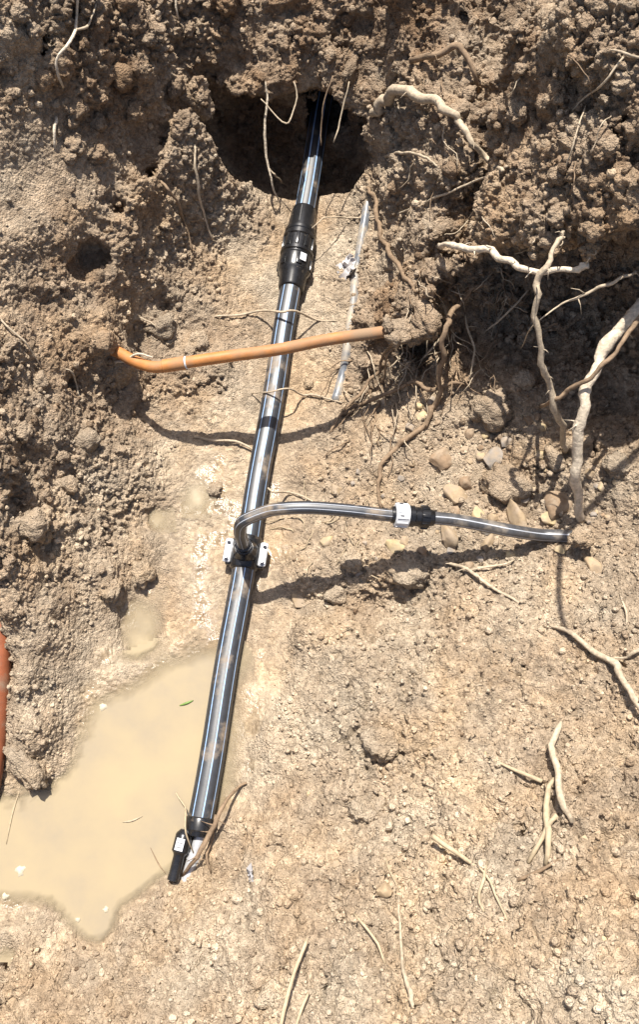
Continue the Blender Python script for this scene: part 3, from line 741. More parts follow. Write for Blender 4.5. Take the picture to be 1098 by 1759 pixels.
o = part('metal_sleeve', bm, 'steel', auto=30); o.parent = endf; o['label'] = 'bright metal sleeve half buried in soil'

# orange conduit crossing over the trench
oc = empty('conduit', W(315, 628, .15)); tag(oc, 'muddy orange conduit bent at one end, crossing above the black pipe', 'conduit')
Oq = [W(165, 592, .13), W(196, 602, .148), W(224, 617, .16), W(248, 627, .17), W(272, 630.5, .178), W(318, 623, .19), W(400, 611, .205), W(480, 600, .215), W(560, 584, .22), W(630, 574, .21), W(690, 566, .20), W(740, 560, .19)]
def opart(name, bm, mats, auto=None):
    bmesh.ops.translate(bm, verts=bm.verts, vec=-Vector(oc.location)); return from_bm(name, bm, mats, oc, None, True, auto)
op = catmull([Vector(p) for p in Oq], 8)
bm = bmesh.new(); sweep(bm, op, .0135, 28); opart('tube', bm, 'orange')
j0 = W(300, 626, .186); j1 = W(322, 622.5, .191); jd = j1 - j0
bm = bmesh.new(); lathe(bm, j0 - jd * .9, jd, [(0, .0136), (.001, .0152), (jd.length * 1.7, .0155), (jd.length * 1.72, .0137)], 28); opart('socket', bm, 'orange', 30)
bm = bmesh.new(); lathe(bm, j0 + jd * .82, jd, [(0, .0138), (.0005, .0148), (.003, .0146), (.004, .0137)], 28); o = opart('glue_line', bm, 'white_plastic', 30); o['label'] = 'white glue line at the conduit joint'

# terracotta pipe at the left edge
tp = [W(20, 1000, .06), W(4, 1070, .062), W(-1, 1130, .05), W(-6, 1220, .03), W(-14, 1310, .01), W(-26, 1380, -.01)]
bm = bmesh.new(); sweep(bm, catmull([Vector(p) + Vector((-.006, 0, 0)) for p in tp], 8), .030, 36)
o = from_bm('drain_pipe', bm, 'orange_red'); tag(o, 'rust orange pipe half hidden behind the crumbly left bank', 'pipe')

# grey hose half buried right of the pipe
gq = [(638,310),(630,360),(622,410),(612,470),(606,530),(598,590),(590,640),(576,690)]
pts = [lifted(x, y, -.001) + Vector((0, 0, -.006)) for x, y in gq]
zz = [p.z for p in pts]
for i, p in enumerate(pts): p.z = min(zz[i], .045); 
pts = [W(x, y, p.z) for (x, y), p in zip(gq, pts)]
bm = bmesh.new(); sweep(bm, catmull(pts, 6), .0115, 20, (-60, 70), 10)
M['hose'] = simple('grey_hose', (.13, .14, .155), .25, .6, .2, 60, .1, .0006, dirt=(.38, .31, .22), dirt_lo=.42, dirt_hi=.62, dirt_scale=12)
o = from_bm('hose', bm, ['hose', 'stripe_pale']); tag(o, 'thin grey hose half buried in sand beside the black pipe', 'hose')
# ---- DETAILS
# ------------------------------------------------------------------ roots, sticks and straws
rng = random.Random(7)
def rod(name, pts, w, mat, label, cat='root', group=None, side=0, wig=.35, seg=7, knots=()):
    """pts: (px, py, lift above the soil) or (px, py, height, 'z'); w: width in picture pixels (start, end) or a list"""
    P = [W(p[0], p[1], p[2]) if len(p) == 4 else lifted(p[0], p[1], p[2]) for p in pts]
    n_ = max(3, min(10, int(sum((b - a).length for a, b in zip(P[:-1], P[1:])) / max(1, len(P) - 1) / .012)))
    C2 = catmull(P, n_); m = len(C2)
    ws = [w[0] + (w[-1] - w[0]) * i / (m - 1) for i in range(m)] if len(w) == 2 else [float(np.interp(i / (m - 1), np.linspace(0, 1, len(w)), w)) for i in range(m)]
    rad = []; sd = rng.random() * 100
    for i, p in enumerate(C2):
        r_ = ws[i] * .5 * depth_of(p) / FPX
        k = wig * (r_ * .9 + .0012)
        if 0 < i < m - 1: p += Vector((math.sin(i * .9 + sd) + .4 * math.sin(i * 2.3), math.cos(i * .7 + sd * 2), math.sin(i * 1.1 + sd * 3))) * k
        rad.append(max(.0007, r_ * (1 + .05 * math.sin(i * .8 + sd) + .08 * (rng.random() - .5))))
    for (f, kr) in knots:
        j = int(f * (m - 1)); rad[j] *= kr
    o0 = C2[0].copy(); C2 = [p - o0 for p in C2]
    bm = bmesh.new(); sweep(bm, C2, rad, seg)
    if max(ws) > 8:              # bark is never smooth
        jj = len(bm.verts)
        for v in bm.verts: v.co += Vector((rng.gauss(0, 1), rng.gauss(0, 1), rng.gauss(0, 1))) * (max(rad) * .055)
    for k in range(side):        # short side rootlets
        j = rng.randrange(1, m - 1); b_ = C2[j]; d_ = Vector((rng.uniform(-1, 1), rng.uniform(-1, .4), rng.uniform(-.3, .8))).normalized()
        l_ = rng.uniform(.012, .035); mid = b_ + d_ * l_ * .5 + Vector((0, 0, .003)); sweep(bm, [b_, mid, b_ + d_ * l_ + Vector((0, 0, -.004))], [rad[j] * .35 + .0006, .0009, .0005], 5)
    o = from_bm(name, bm, mat, None, o0); tag(o, label, cat, group); return o
def z(*a): return (*a, 'z')
rod('root', [z(1150,480,.47),z(1098,530,.47),z(1068,562,.46),z(1038,602,.45),z(1012,662,.42),z(1000,715,.39),z(991,790,.315),z(991,840,.25),(1000,895,-.006)], (21, 22, 20, 19, 19, 17, 14), 'root_white', 'thick pale root arching out of the dark hollow and down to the soil', side=7, wig=.25, seg=12, knots=((.36, 1.25),))
rod('root', [z(1135,515,.5),z(1098,548,.5),z(1060,602,.49),z(1022,642,.46),z(972,675,.40),z(950,688,.36),(930,698,.01)], (9, 8, 8, 6), 'root_brown', 'thin brown root crossing in front of the thick pale root', wig=.4)
rod('root', [z(968,398,.60),z(960,415,.60),z(942,450,.6),z(925,490,.57),z(921,530,.54),z(928,600,.48),z(940,650,.42),z(955,700,.36),z(968,740,.28),(972,775,.01)], (7, 8, 10, 13, 10, 11, 11, 12, 11, 9), 'root_pale', 'knobbly pale root hanging upright in front of the dark hollow', side=10, wig=.5, seg=9)
rod('root', [(752,421,.0),z(775,422,.40),z(800,425,.43),z(842,432,.45),z(870,446,.47),z(900,462,.49),z(940,466,.51),z(985,462,.53),z(1012,455,.54)], (9, 11, 12, 12, 10, 9, 12), 'root_white', 'pale sideways root with a knobbly end above the dark hollow', side=6, wig=.4, seg=9, knots=((.9, 1.35), (.97, 1.3)))
rod('root', [z(1095,466,.55),z(1078,474,.55),z(1040,490,.53),z(1000,508,.51),z(960,526,.49),z(915,562,.46),(895,600,.01)], (3, 6, 6, 5, 3, 2, 2), 'root_pale', 'slender straight root sloping across the dark hollow', side=4)
rod('root', [(640,195,.006),(650,188,.02),(665,168,.03),(690,155,.035),(730,168,.035),(770,188,.035),(792,212,.03),(812,246,.03),(840,275,.03),(864,293,.012)], (12, 18, 19, 18, 17, 14, 11, 10, 9, 7), 'root_pale', 'thick crooked root above the tunnel mouth with a frayed end', side=5, wig=.35, seg=10)
rod('root', [(706,105,.004),(745,95,.02),(772,84,.025),(788,82,.025),(806,100,.02),(816,130,.012),(822,158,.0)], (10, 11, 12, 12, 9, 7, 4), 'root_brown', 'short bent root sticking out of the bank above the thick crooked root', side=3, seg=9)
rod('root', [(872,286,.006),(820,310,.02),(760,335,.02),(700,362,.02),(650,373,.015),(600,374,.01),z(560,374,.06),z(536,392,.057)], (5, 4, 4, 3.5, 3, 2.5, 2), 'root_pale', 'long thin straight root running from the right bank to the pipe coupling')
rod('root', [(636,272,.002),(665,268,.012),(690,262,.014),(720,266,.012),(738,274,.01),(752,286,0)], (3, 5, 5, 5, 4, 3), 'root_pale', 'thin wavy root on the pale soil beside the tunnel mouth')
rod('root', [(630,322,.01),(645,345,.015),(652,395,.015),(668,430,.015),(698,478,.015),(716,502,.004)], (6, 8, 8, 9, 8, 6), 'root_brown', 'mud coated root lying down the slope beside the grey hose', side=4, wig=.5)
rod('root', [(848,472,.006),(812,500,.02),(782,530,.03),z(768,558,.27),z(762,600,.23),z(758,640,.17),(748,690,.012),(735,720,.008),(692,760,.008),(662,790,.008),(650,822,.006),(656,872,.002)], (6, 8, 9, 10, 9, 9, 10, 9, 9, 8, 7, 5), 'root_brown', 'long brown root hanging from the bank and trailing over the stony shelf', side=12, wig=.7, seg=8)
rod('root', [(585,712,.006),(610,700,.015),(640,685,.02),(680,670,.025),(718,656,.03),(742,670,.03),(780,658,.02),(808,660,.004)], (6, 7, 7, 7, 7, 8, 6, 4), 'root_brown', 'brown root lying across the foot of the dark hollow', side=6, wig=.5)
rod('root', [z(700,566,.2),z(672,590,.17),(655,625,.03),(640,650,.03),(615,680,.02),(590,706,.02),(568,742,.004)], (5, 5, 6, 6, 6, 5, 4), 'root_brown', 'brown root hanging from the end of the orange conduit', side=8, wig=.6)
rod('root', [z(690,570,.2),z(668,610,.16),(656,660,.02),(648,700,.01),(640,740,.004)], (4, 4, 4, 4, 3), 'root_brown', 'thin brown root hanging straight below the end of the orange conduit', side=6, wig=.8)
rod('root', [(770,552,.05),(760,575,.05),(742,600,.05),(728,614,.05)], (3, 4, 3.5, 2), 'root_pale', 'short pale rootlet dangling in the small dark hollow')
rod('root', [(800,540,.02),(806,572,.05),(816,600,.05),(812,630,.05),(806,652,.01)], (4, 4, 4, 3, 2), 'root_pale', 'thin wavy pale rootlet hanging at the edge of the small dark hollow', side=3)
rod('root', [(908,498,.03),(884,526,.05),(858,550,.05),(834,570,.02)], (3, 4, 4, 3), 'root_pale', 'thin straight root sticking out left of the upright knobbly root')
rod('root', [(936,1074,.001),(970,1082,.012),(1010,1110,.016),(1038,1128,.018),(1062,1146,.02),(1070,1166,.02),(1088,1196,.022),(1120,1240,.022)], (3, 8, 10, 11, 14, 12, 11, 10), 'root_pale', 'long pale root lying bent on the sunny right slope', side=2, wig=.3, seg=9)
rod('root', [(964,1240,.01),(954,1262,.025),(950,1290,.03),(958,1330,.03),(966,1370,.03),(984,1412,.012)], (8, 11, 12, 12, 13, 9), 'root_pale', 'stubby pale root standing curved on the right slope', seg=9)
rod('root', [(952,1338,.0),(944,1360,.02),(936,1392,.025),(946,1430,.025),(938,1484,.004)], (7, 10, 11, 12, 9), 'straw', 'forked pale stick below the stubby curved root', cat='stick', seg=8)
rod('root', [(958,1400,.02),(936,1428,.02),(908,1482,.002)], (10, 9, 7), 'straw', 'short pale stick lying under the forked stick', cat='stick')
rod('root', [(890,1512,.002),(925,1498,.008),(962,1476,.004)], (6, 6, 4), 'root_brown', 'short brown stick beside the pale forked sticks', cat='stick')
rod('stick', [(744,1436,.045),(785,1465,.035),(830,1497,.01)], (10, 8, 6), 'straw', 'straight pale stick propped over a small hole in the slope', cat='stick', wig=.1)
rod('stick', [(838,1480,.006),(830,1512,.012),(824,1540,.012),(832,1566,.002)], (4, 6, 6, 5), 'straw', 'short upright stem at the lower end of the propped stick', cat='stick')
rod('stick', [(824,1490,.01),(842,1515,.014),(858,1548,.012),(872,1582,.002)], (4, 4, 4, 3), 'straw', 'thin forked stem beside the small hole in the slope', cat='stick')
rod('root', [(686,1540,.002),(686,1580,.008),(691,1640,.022),(697,1680,.02),(706,1710,.014),(711,1732,.003)], (4, 5, 6, 8, 9, 7), 'root_pale', 'pale upright root on the lower slope with a short shadow', seg=8)
rod('straw', [(528,1612,.03),(510,1660,.03),(495,1705,.025),(480,1775,.01)], (6, 7, 7, 7), 'straw', 'long dry straw at the bottom of the slope', cat='straw', wig=.1)
rod('straw', [(530,1705,.01),(518,1735,.015),(500,1790,.01)], (5, 6, 6), 'straw', 'second dry straw slanting beside the long straw', cat='straw', wig=.1)
rod('straw', [(608,1570,.002),(628,1592,.012),(648,1620,.014),(662,1655,.002)], (5, 5, 5, 3), 'straw', 'thin curved dry stem left of the pale upright root', cat='straw')
rod('straw', [(660,1468,.001),(672,1500,.006),(686,1528,.001)], (3, 3, 2), 'straw', 'thin stem leading up from the pale upright root', cat='straw')
rod('straw', [(838,1300,.001),(880,1320,.008),(932,1342,.02)], (3, 6, 8), 'straw', 'pale straw pointing at the stubby curved root', cat='straw', wig=.15)
rod('root', [(131,-15,.004),(131,25,.018),(130,52,.02),(112,80,.02),(98,102,.018),(97,125,.018),(108,150,.002)], (5, 5, 6, 5, 5, 5, 4), 'root_white', 'pale thin root running down the dark upper left bank')
rod('root', [(130,52,.02),(144,47,.02),(153,42,.018),(160,20,.012),(167,-5,.004)], (4, 5, 4, 3, 3), 'root_pale', 'side shoot of the pale root on the dark upper left bank')
rod('root', [(96,202,.002),(94,225,.012),(93,255,.002)], (6, 6, 4), 'root_white', 'short pale root end on the smooth upper left block')
rod('root', [z(456,140,.24),z(459,180,.2),z(454,232,.15),z(462,290,.09),z(470,325,.05),(482,352,.003)], (2, 4, 5, 4, 3, 2), 'root_white', 'pale forked rootlet hanging in front of the tunnel mouth')
rod('root', [z(462,290,.09),z(476,304,.06),(490,318,.003)], (3, 2.5, 2), 'root_pale', 'fine side rootlet forking off in front of the tunnel mouth')
rod('root', [z(505,140,.24),z(511,168,.22),z(500,200,.2),z(492,212,.19),z(470,195,.2),z(448,170,.22)], (2, 3, 3, 3, 2.5, 2), 'root_pale', 'looped rootlet dangling under the roof of the tunnel mouth')
rod('root', [z(572,130,.26),z(556,180,.22),z(552,215,.18),z(552,250,.15)], (2, 2.5, 2.5, 2), 'root_brown', 'thin dark rootlet hanging over the upper black pipe')
rod('root', [z(600,140,.26),z(590,185,.22),z(581,220,.19),z(573,245,.17)], (2, 3, 3, 2), 'root_pale', 'thin rootlet hanging to the right of the upper black pipe')
rod('root', [(258,292,.004),(282,318,.02),(302,344,.02),(318,385,.015),(330,432,.003)], (3, 5, 5, 4, 3), 'root_brown', 'brown root hanging below the edge of the upper left block')
rod('root', [(334,248,.004),(336,290,.02),(342,330,.02),(350,370,.015),(366,412,.003)], (3, 5, 5, 4, 3), 'root_pale', 'upright root at the left side of the tunnel mouth')
rod('root', [(368,544,.002),(410,541,.012),(440,535,.016),z(482,535,.045),z(508,535,.042),(545,549,.006),(580,552,.001)], (3, 4, 4, 4, 4, 4, 2), 'root_pale', 'thin pale root lying across the pipe below the coupling')
rod('root', [(432,676,.002),z(468,672,.038),z(498,668,.04),(520,678,.012),(548,680,.012),(588,692,.002)], (2, 3, 3, 4, 4, 3), 'root_pale', 'thin wavy root lying across the pipe below the orange conduit')
rod('root', [(332,750,.002),(365,756,.01),(402,757,.012),(428,768,.012),(448,784,.003)], (3, 4, 4, 4, 2), 'root_pale', 'thin root on wet mud in the shadow of the orange conduit')
rod('root', [z(460,838,.036),z(472,846,.034),(495,846,.012),(520,852,.008),(548,866,.002)], (3, 4, 4, 3, 2), 'root_pale', 'thin root touching the pipe just above the branch')
rod('root', [(424,1345,.004),(408,1352,.018),z(384,1384,.045),z(366,1420,.045),z(352,1450,.04),z(332,1478,.03),(314,1504,.004)], (4, 5, 7, 8, 9, 8, 5), 'root_brown', 'brown forked root draped over the lower end of the pipe', side=5, wig=.4)
rod('root', [(370,1400,.03),(362,1440,.02),(356,1475,.015),(362,1500,.002)], (5, 6, 5, 3), 'root_brown', 'second brown root beside the end fitting', side=3, wig=.5)
rod('root', [z(302,1362,-.016),z(317,1385,.0),z(318,1412,.045),z(322,1440,.04),(334,1470,.015)], (2.5, 3, 3, 3, 2), 'straw', 'fine pale thread of root over the end fitting and water')
rod('root', [(766,966,.002),(792,972,.015),(812,985,.015),(850,1010,.012),(892,1036,.001)], (5, 6, 6, 6, 4), 'root_pale', 'pale root lying on the slope under the branch pipe', side=3)
rod('root', [(806,980,.008),(840,974,.014),(868,968,.014),(884,962,.002)], (4, 4, 4, 3), 'root_pale', 'short root forking off under the branch pipe')
rod('root', [(1066,1020,.002),(1076,1050,.01),(1078,1080,.002)], (3, 4, 3), 'root_pale', 'small curved root on the slope near the branch end')
rod('root', [(1050,1130,.001),(1075,1131,.012),(1092,1118,.014),(1110,1112,.01)], (3, 5, 8, 8), 'root_pale', 'short pale root joining the long bent root')
rod('root', [(-5,545,.002),(18,566,.012),(40,585,.014),(52,600,.014),(72,634,.002)], (4, 4, 4, 3, 2), 'root_pale', 'thin pale root on the left bank')
rod('root', [(112,634,.002),(124,640,.014),(130,660,.016),(137,684,.003)], (2, 4, 3, 3), 'root_pale', 'short wavy rootlet in a recess of the left bank')
rod('root', [(198,622,.004),(214,620,.022),z(236,607,.19),z(262,614,.19)], (6, 5, 4, 3), 'root_white', 'white rootlet lying over the bent end of the orange conduit')
rod('root', [(240,545,.004),(265,560,.014),(281,588,.003)], (2, 3, 2), 'root_pale', 'fine rootlet in the recess above the orange conduit')
rod('root', [(984,190,.002),(1010,165,.018),(1040,140,.02),(1072,98,.004)], (3, 4, 4, 4), 'root_pale', 'thin straight root at the upper right of the bank')
rod('root', [(968,300,.002),(985,250,.02),(1000,200,.02),(1008,180,.003)], (2, 3, 3, 2), 'root_pale', 'hair thin root on the right bank under the straight root')
rod('root', [(1050,86,.002),(1075,92,.014),(1110,99,.012)], (3, 5, 5), 'root_pale', 'pale root tip at the upper right corner')
rod('root', [(884,436,.02),(905,430,.04),(914,420,.045),(920,412,.04)], (2, 3, 3, 2), 'root_pale', 'curled rootlet at the top of the dark hollow')
rod('root', [(300,-10,.004),(304,20,.02),(306,34,.003)], (4, 4, 3), 'root_white', 'short white root tip at the top of the far bank')
sh = [W(988, 895, .17), W(968, 935, .175), W(962, 1000, .19), W(964, 1050, .2), W(974, 1092, .21)]
cst = [Vector((.78, 1.25, .86)), Vector((.62, 1.05, 1.0))] + [p + sdir * t_ for p, t_ in zip(sh, (1.02, 1.0, .98, .95, .93))]
bm = bmesh.new(); cc = catmull([p - cst[0] for p in cst], 6); sweep(bm, cc, [.009 - .004 * i / len(cc) for i in range(len(cc))], 9)
o = from_bm('root', bm, 'root_brown', None, cst[0]); tag(o, 'root arching out from the top of the right bank, casting a long shadow line', 'root')
# fine hair roots: only their place tells them apart
def hair(px, py, l, ang, lift, n):
    pts = []; x, y = px, py
    for k in range(4):
        pts.append((x, y, .002 if k == 0 else lift * (1, 1.2, .8)[k - 1])); a = ang + rng.uniform(-.5, .5)
        x += math.cos(a) * l / 3; y += math.sin(a) * l / 3
    rod('hair_root', pts, (2.8, 1.5), ('root_brown', 'root_pale')[n % 2], 'hair thin rootlet poking out of the crumbly right hand bank', group='hair roots in the right bank', seg=4, wig=.9)
for n in range(104):
    a = rng.random()
    if a < .5: x, y = rng.uniform(690, 880), rng.uniform(450, 640)
    elif a < .8: x, y = rng.uniform(590, 720), rng.uniform(590, 760)
    else: x, y = rng.uniform(650, 1080), rng.uniform(80, 420)
    hair(x, y, rng.uniform(30, 95), rng.uniform(.7, 2.5), rng.uniform(.008, .03), n)
for n in range(16):
    x, y = rng.uniform(470, 640), rng.uniform(840, 1000)
    pts = []
    a = rng.uniform(0, math.tau)
    for k in range(5):
        pts.append((x, y, .006 if 0 < k < 4 else 0)); x += math.cos(a) * 11; y += math.sin(a) * 11; a += rng.uniform(-.6, .6)
    rod('grass_root', pts, (2.4, 1.4), 'straw', 'curled straw coloured rootlet in the tangle beside the saddle clamp', group='tangled rootlets beside the clamp', seg=4, wig=.6)

# ------------------------------------------------------------------ stones and clods
def rock_mesh(seed, sub, flat, crumbly):
    r2 = random.Random(seed)
    bm = bmesh.new(); bmesh.ops.create_icosphere(bm, subdivisions=sub, radius=1)
    v = np.array([x.co for x in bm.verts], np.float32)
    nrm = v.copy()
    if crumbly:
        v = nrm * (1 + .28 * fbm(nrm * 1.1 + seed, seed, 2)[:, None])
        f1_, i_ = worley(nrm * 2.1 + seed * 3.1, seed); v += nrm * ((dome(f1_) - .5) * .34)[:, None]
        f1_, i_ = worley(nrm * 4.3 + seed * 1.7, seed + 5); v += nrm * ((dome(f1_) - .5) * .2)[:, None]
        f1_, i_ = worley(nrm * 8.5 + seed * 2.3, seed + 9); v += nrm * ((dome(f1_) - .5) * .09)[:, None]
    else:
        for k in range(9):
            a = Vector((r2.gauss(0, 1), r2.gauss(0, 1), r2.gauss(0, 1))).normalized(); h_ = r2.uniform(.5, .85)
            dd = v @ np.array(a); v -= np.outer(np.clip(dd - h_, 0, None), np.array(a)) * .92
        v *= (1 + .09 * fbm(nrm * 2.2 + seed, seed, 3)[:, None])
    v[:, 2] *= flat
    for x, c in zip(bm.verts, v): x.co = c
    bm.normal_update(); m_ = bpy.data.meshes.new('stone' if not crumbly else 'clod'); bm.to_mesh(m_); bm.free()
    m_.polygons.foreach_set('use_smooth', np.ones(len(m_.polygons), bool))
    if not crumbly: m_.set_sharp_from_angle(angle=R(38))
    return m_
ROCK = [rock_mesh(100 + k, 3, (.7, .55, .8, .45, .65)[k], False) for k in range(5)]
CLOD = [rock_mesh(200 + k, 4 if k < 4 else 3, (.75, .85, .65, .8, .7, .8)[k], True) for k in range(6)]
mats_of = {}
def stone(px, py, w, h_, mat, label, crumbly=False, cat=None, group=None, rot=None, sink=.38, var=None, name=None):
    loc, nor = hit(px, py)
    base = (CLOD if crumbly else ROCK); k = rng.randrange(len(base)) if var is None else var
    tq = 0
    if mat.startswith('clod'):
        tq = round(float(grid_sample(TONE, np.array([loc.x]), np.array([loc.y]))[0]) * 10 + {'clod': .4, 'clod_pale': 1.2, 'clod_dark': -1}[mat])
    key = (crumbly, k, mat, tq)
    if key not in mats_of:
        m_ = base[k].copy(); m_.materials.clear(); m_.materials.append(M['soil' if mat.startswith('clod') else mat]); mats_of[key] = m_
        if mat.startswith('clod'):
            for nm in ('tone', 'grit'):
                at_ = m_.attributes.new(nm, 'FLOAT', 'POINT'); at_.data.foreach_set('value', np.full(len(m_.vertices), (tq / 10 * .86 + .19) if nm == 'tone' else .5, np.float32))
    o = bpy.data.objects.new(name or ('clod' if crumbly else 'stone'), mats_of[key]); COL.objects.link(o)
    sx = w * .5 * depth_of(loc) / FPX; sy = h_ * .5 * depth_of(loc) / FPX
    up = (nor * .5 + Vector((0, 0, 1))).normalized()
    o.rotation_euler = (up.to_track_quat('Z', 'Y') @ Quaternion((0, 0, 1), rng.uniform(-.4, .4) if rot is None else rot)).to_euler()
    o.scale = (sx, sy, (sx + sy) / 2)
    o.location = loc + up * ((sx + sy) * .5 * .6 * (1 - 2 * sink))
    tag(o, label, cat or ('clod' if crumbly else 'stone'), group); return o
HAND = [
 (757,787,46,46,'rock_brown','rounded brown stone on the shelf near the trailing root',0),(782,852,42,52,'rock_tan','tan stone just above the branch coupling',0),(799,830,30,26,'rock_brown','small round stone leaning on the tan stone above the coupling',0),
 (845,788,44,46,'rock_grey','flat grey stone in the middle of the stony shelf',0),(872,835,96,62,'clod','large layered clod on the stony shelf above the branch pipe',1),(822,882,40,24,'rock_yellow','yellow stone touching the top of the branch pipe',0),
 (888,894,88,26,'rock_tan','long flat tan slab lying behind the branch pipe',0),(944,893,36,30,'rock_yellow','pale yellow stone at the end of the tan slab',0),(955,868,64,56,'rock_brown','wedge shaped brown stone at the foot of the thick pale root',0),
 (954,792,30,56,'clod','egg shaped brown clod under the upright knobbly root',1),(1018,972,28,42,'rock_tan','upright tan stone beyond the buried end of the branch',0),(963,944,22,22,'rock_yellow','small pale stone under the buried end of the branch',0),
 (561,932,32,22,'rock_yellow','small pale yellow stone below the branch bend',0),(680,940,34,48,'rock_yellow','angular yellow stone below the branch coupling',0),(770,922,62,28,'rock_tan','flat tan stone right under the branch pipe',0),(838,935,44,20,'rock_tan','flat broken stone in the shadow of the branch pipe',0),
 (580,1018,38,34,'clod_pale','pale clod lying in the dark gap below the shelf',1),(512,1034,32,36,'rock_tan','tan stone at the left end of the dark gap',0),(700,985,84,50,'clod_pale','broad tan block at the edge of the shelf',1),(610,965,50,36,'clod_pale','pale crumbling clod on the edge of the shelf',1),
 (806,972,18,18,'rock_brown','small brown pebble beside the root under the branch',0),(826,960,16,14,'rock_grey','small grey pebble under the branch pipe',0),(876,954,20,16,'rock_yellow','small yellow pebble in the branch shadow',0),
 (848,700,76,66,'clod','round crumbly clod at the foot of the hollow',1),(900,655,40,34,'clod','lumpy clod at the mouth of the hollow',1),(1000,760,50,44,'clod','clod half in the shade behind the thick pale root',1),(1060,800,50,40,'clod','clod on the shelf at the right of the thick pale root',1),
 (370,843,27,27,'clod_dark','dark ball of earth beside the small round puddle',1),(50,1318,90,48,'clod_pale','wide wet clod at the left shore of the wide puddle',1),
 (655,1278,64,58,'clod_pale','crumbled clod in the middle of the right slope',1),(620,1394,48,42,'clod_pale','angular clod on the right slope above the shiny scrap',1),(652,1386,28,30,'clod_pale','small clod leaning on the angular clod',1),(661,1530,30,30,'rock_tan','pale round pebble on the lower slope',0),
 (125,186,46,44,'clod_dark','dark round clod on the edge of the smooth upper left block',1),(166,212,36,32,'clod','brown clod next to the dark round clod',1),(208,135,48,54,'clod_dark','large dark clod on the upper left bank',1),(605,122,64,26,'clod','clod balanced on the roof of the tunnel mouth',1),
 (575,1560,26,22,'clod_pale','clod on the lower slope left of the curved stem',1),(470,1715,60,44,'clod_pale','lumpy clod at the bottom beside the long straw',1),(870,760,30,22,'rock_grey','grey chip behind the large layered clod',0),(905,855,28,26,'rock_grey','grey stone between the clod and the wedge',0),(880,862,22,18,'rock_grey','small grey stone next to the large layered clod',0),
 (280,560,44,40,'clod','clod above the bend of the orange conduit',1),(340,590,42,34,'clod_pale','clod behind the orange conduit joint',1),(530,660,24,18,'clod_pale','sandy lump between pipe and hose',1),(1045,250,40,34,'clod','jutting clod high on the right bank',1),(960,300,36,32,'clod','clod on the right bank above the hollow',1),(1020,395,46,34,'clod','overhanging clod at the top of the dark hollow',1),(1070,140,34,32,'clod','round clod near the upper right corner',1),
 (190,1015,46,30,'clod','dark edged clod on the lower left bank',1),(240,985,50,40,'clod','clod overhanging the mud above the long narrow puddle',1),(150,760,54,44,'clod','clod on the left bank below the conduit end',1),(60,900,60,50,'clod','large clod on the left bank above the terracotta pipe',1)]
for (px, py, w_, h_, mt, lb, cr) in HAND:
    stone(px, py, w_, h_, mt, lb, bool(cr))
for px_, py_, zz_, w_, lb in [(668,560,.232,26,'little clod stuck on top of the muddy conduit end'),(676,582,.222,30,'little clod stuck under the muddy conduit end'),(1000,923,.205,46,'pale clod covering the buried end of the branch pipe'),(690,570,.212,58,'earth clod packed round the right end of the orange conduit'),(718,564,.205,58,'root bound clod just beyond the end of the orange conduit'),(735,552,.225,64,'crumbly clod hanging between the conduit end and the small dark hollow')]:
    o = stone(px_, py_, w_, w_ * .72, 'clod', lb, True); o.location = W(px_, py_, zz_)
def inside(poly, x, y):
    c = False
    for k in range(len(poly)):
        (x1, y1), (x2, y2) = poly[k], poly[k - 1]
        if (y1 > y) != (y2 > y) and x < (x2 - x1) * (y - y1) / (y2 - y1) + x1: c = not c
    return c
def scatter(poly, n_, lo, hi, mats, label, crumbly, group):
    bx = [p[0] for p in poly]; by = [p[1] for p in poly]; k = 0
    while k < n_:
        x, y = rng.uniform(min(bx), max(bx)), rng.uniform(min(by), max(by))
        if not inside(poly, x, y): continue
        k += 1; w_ = lo + (hi - lo) * rng.random() ** 2
        stone(x, y, w_, w_ * rng.uniform(.7, 1.1), mats[k % len(mats)], label, crumbly, group=group)
scatter([(0,0),(420,0),(330,130),(250,260),(120,300),(0,200)], 30, 14, 38, ['clod_dark', 'clod'], 'loose brown crumb of earth on the dark upper left bank', True, 'clods on the upper left bank')
scatter([(0,560),(150,560),(230,700),(200,900),(110,1080),(0,1000)], 24, 13, 34, ['clod'], 'loose lump of earth on the left bank beside the conduit end', True, 'clods on the left bank')
scatter([(250,400),(340,330),(370,560),(420,660),(330,690),(240,560)], 14, 12, 28, ['clod_pale', 'clod'], 'loose lump of pale earth between the left block and the pipe', True, 'clods between block and pipe')
scatter([(680,60),(860,0),(1098,0),(1098,400),(900,400),(760,420),(660,330)], 34, 14, 40, ['clod', 'clod_dark'], 'loose lump of earth on the crumbly right bank', True, 'clods on the right bank')
scatter([(400,20),(660,20),(640,110),(420,110)], 10, 14, 38, ['clod_dark', 'clod'], 'loose brown lump above the tunnel mouth', True, 'clods above the tunnel')
scatter([(600,780),(720,680),(1000,720),(1090,800),(1050,900),(760,960),(560,1000),(540,900)], 70, 9, 26, ['rock_tan', 'rock_grey', 'rock_brown', 'rock_yellow'], 'small angular stone on the stony shelf around the branch pipe', False, 'stones on the shelf')
scatter([(560,1020),(780,1000),(1000,1000),(1090,1080),(1090,1700),(560,1740),(420,1560),(520,1240)], 30, 8, 18, ['clod_pale', 'rock_tan', 'rock_yellow'], 'small pale lump on the sunny right slope', False, 'lumps on the right slope')

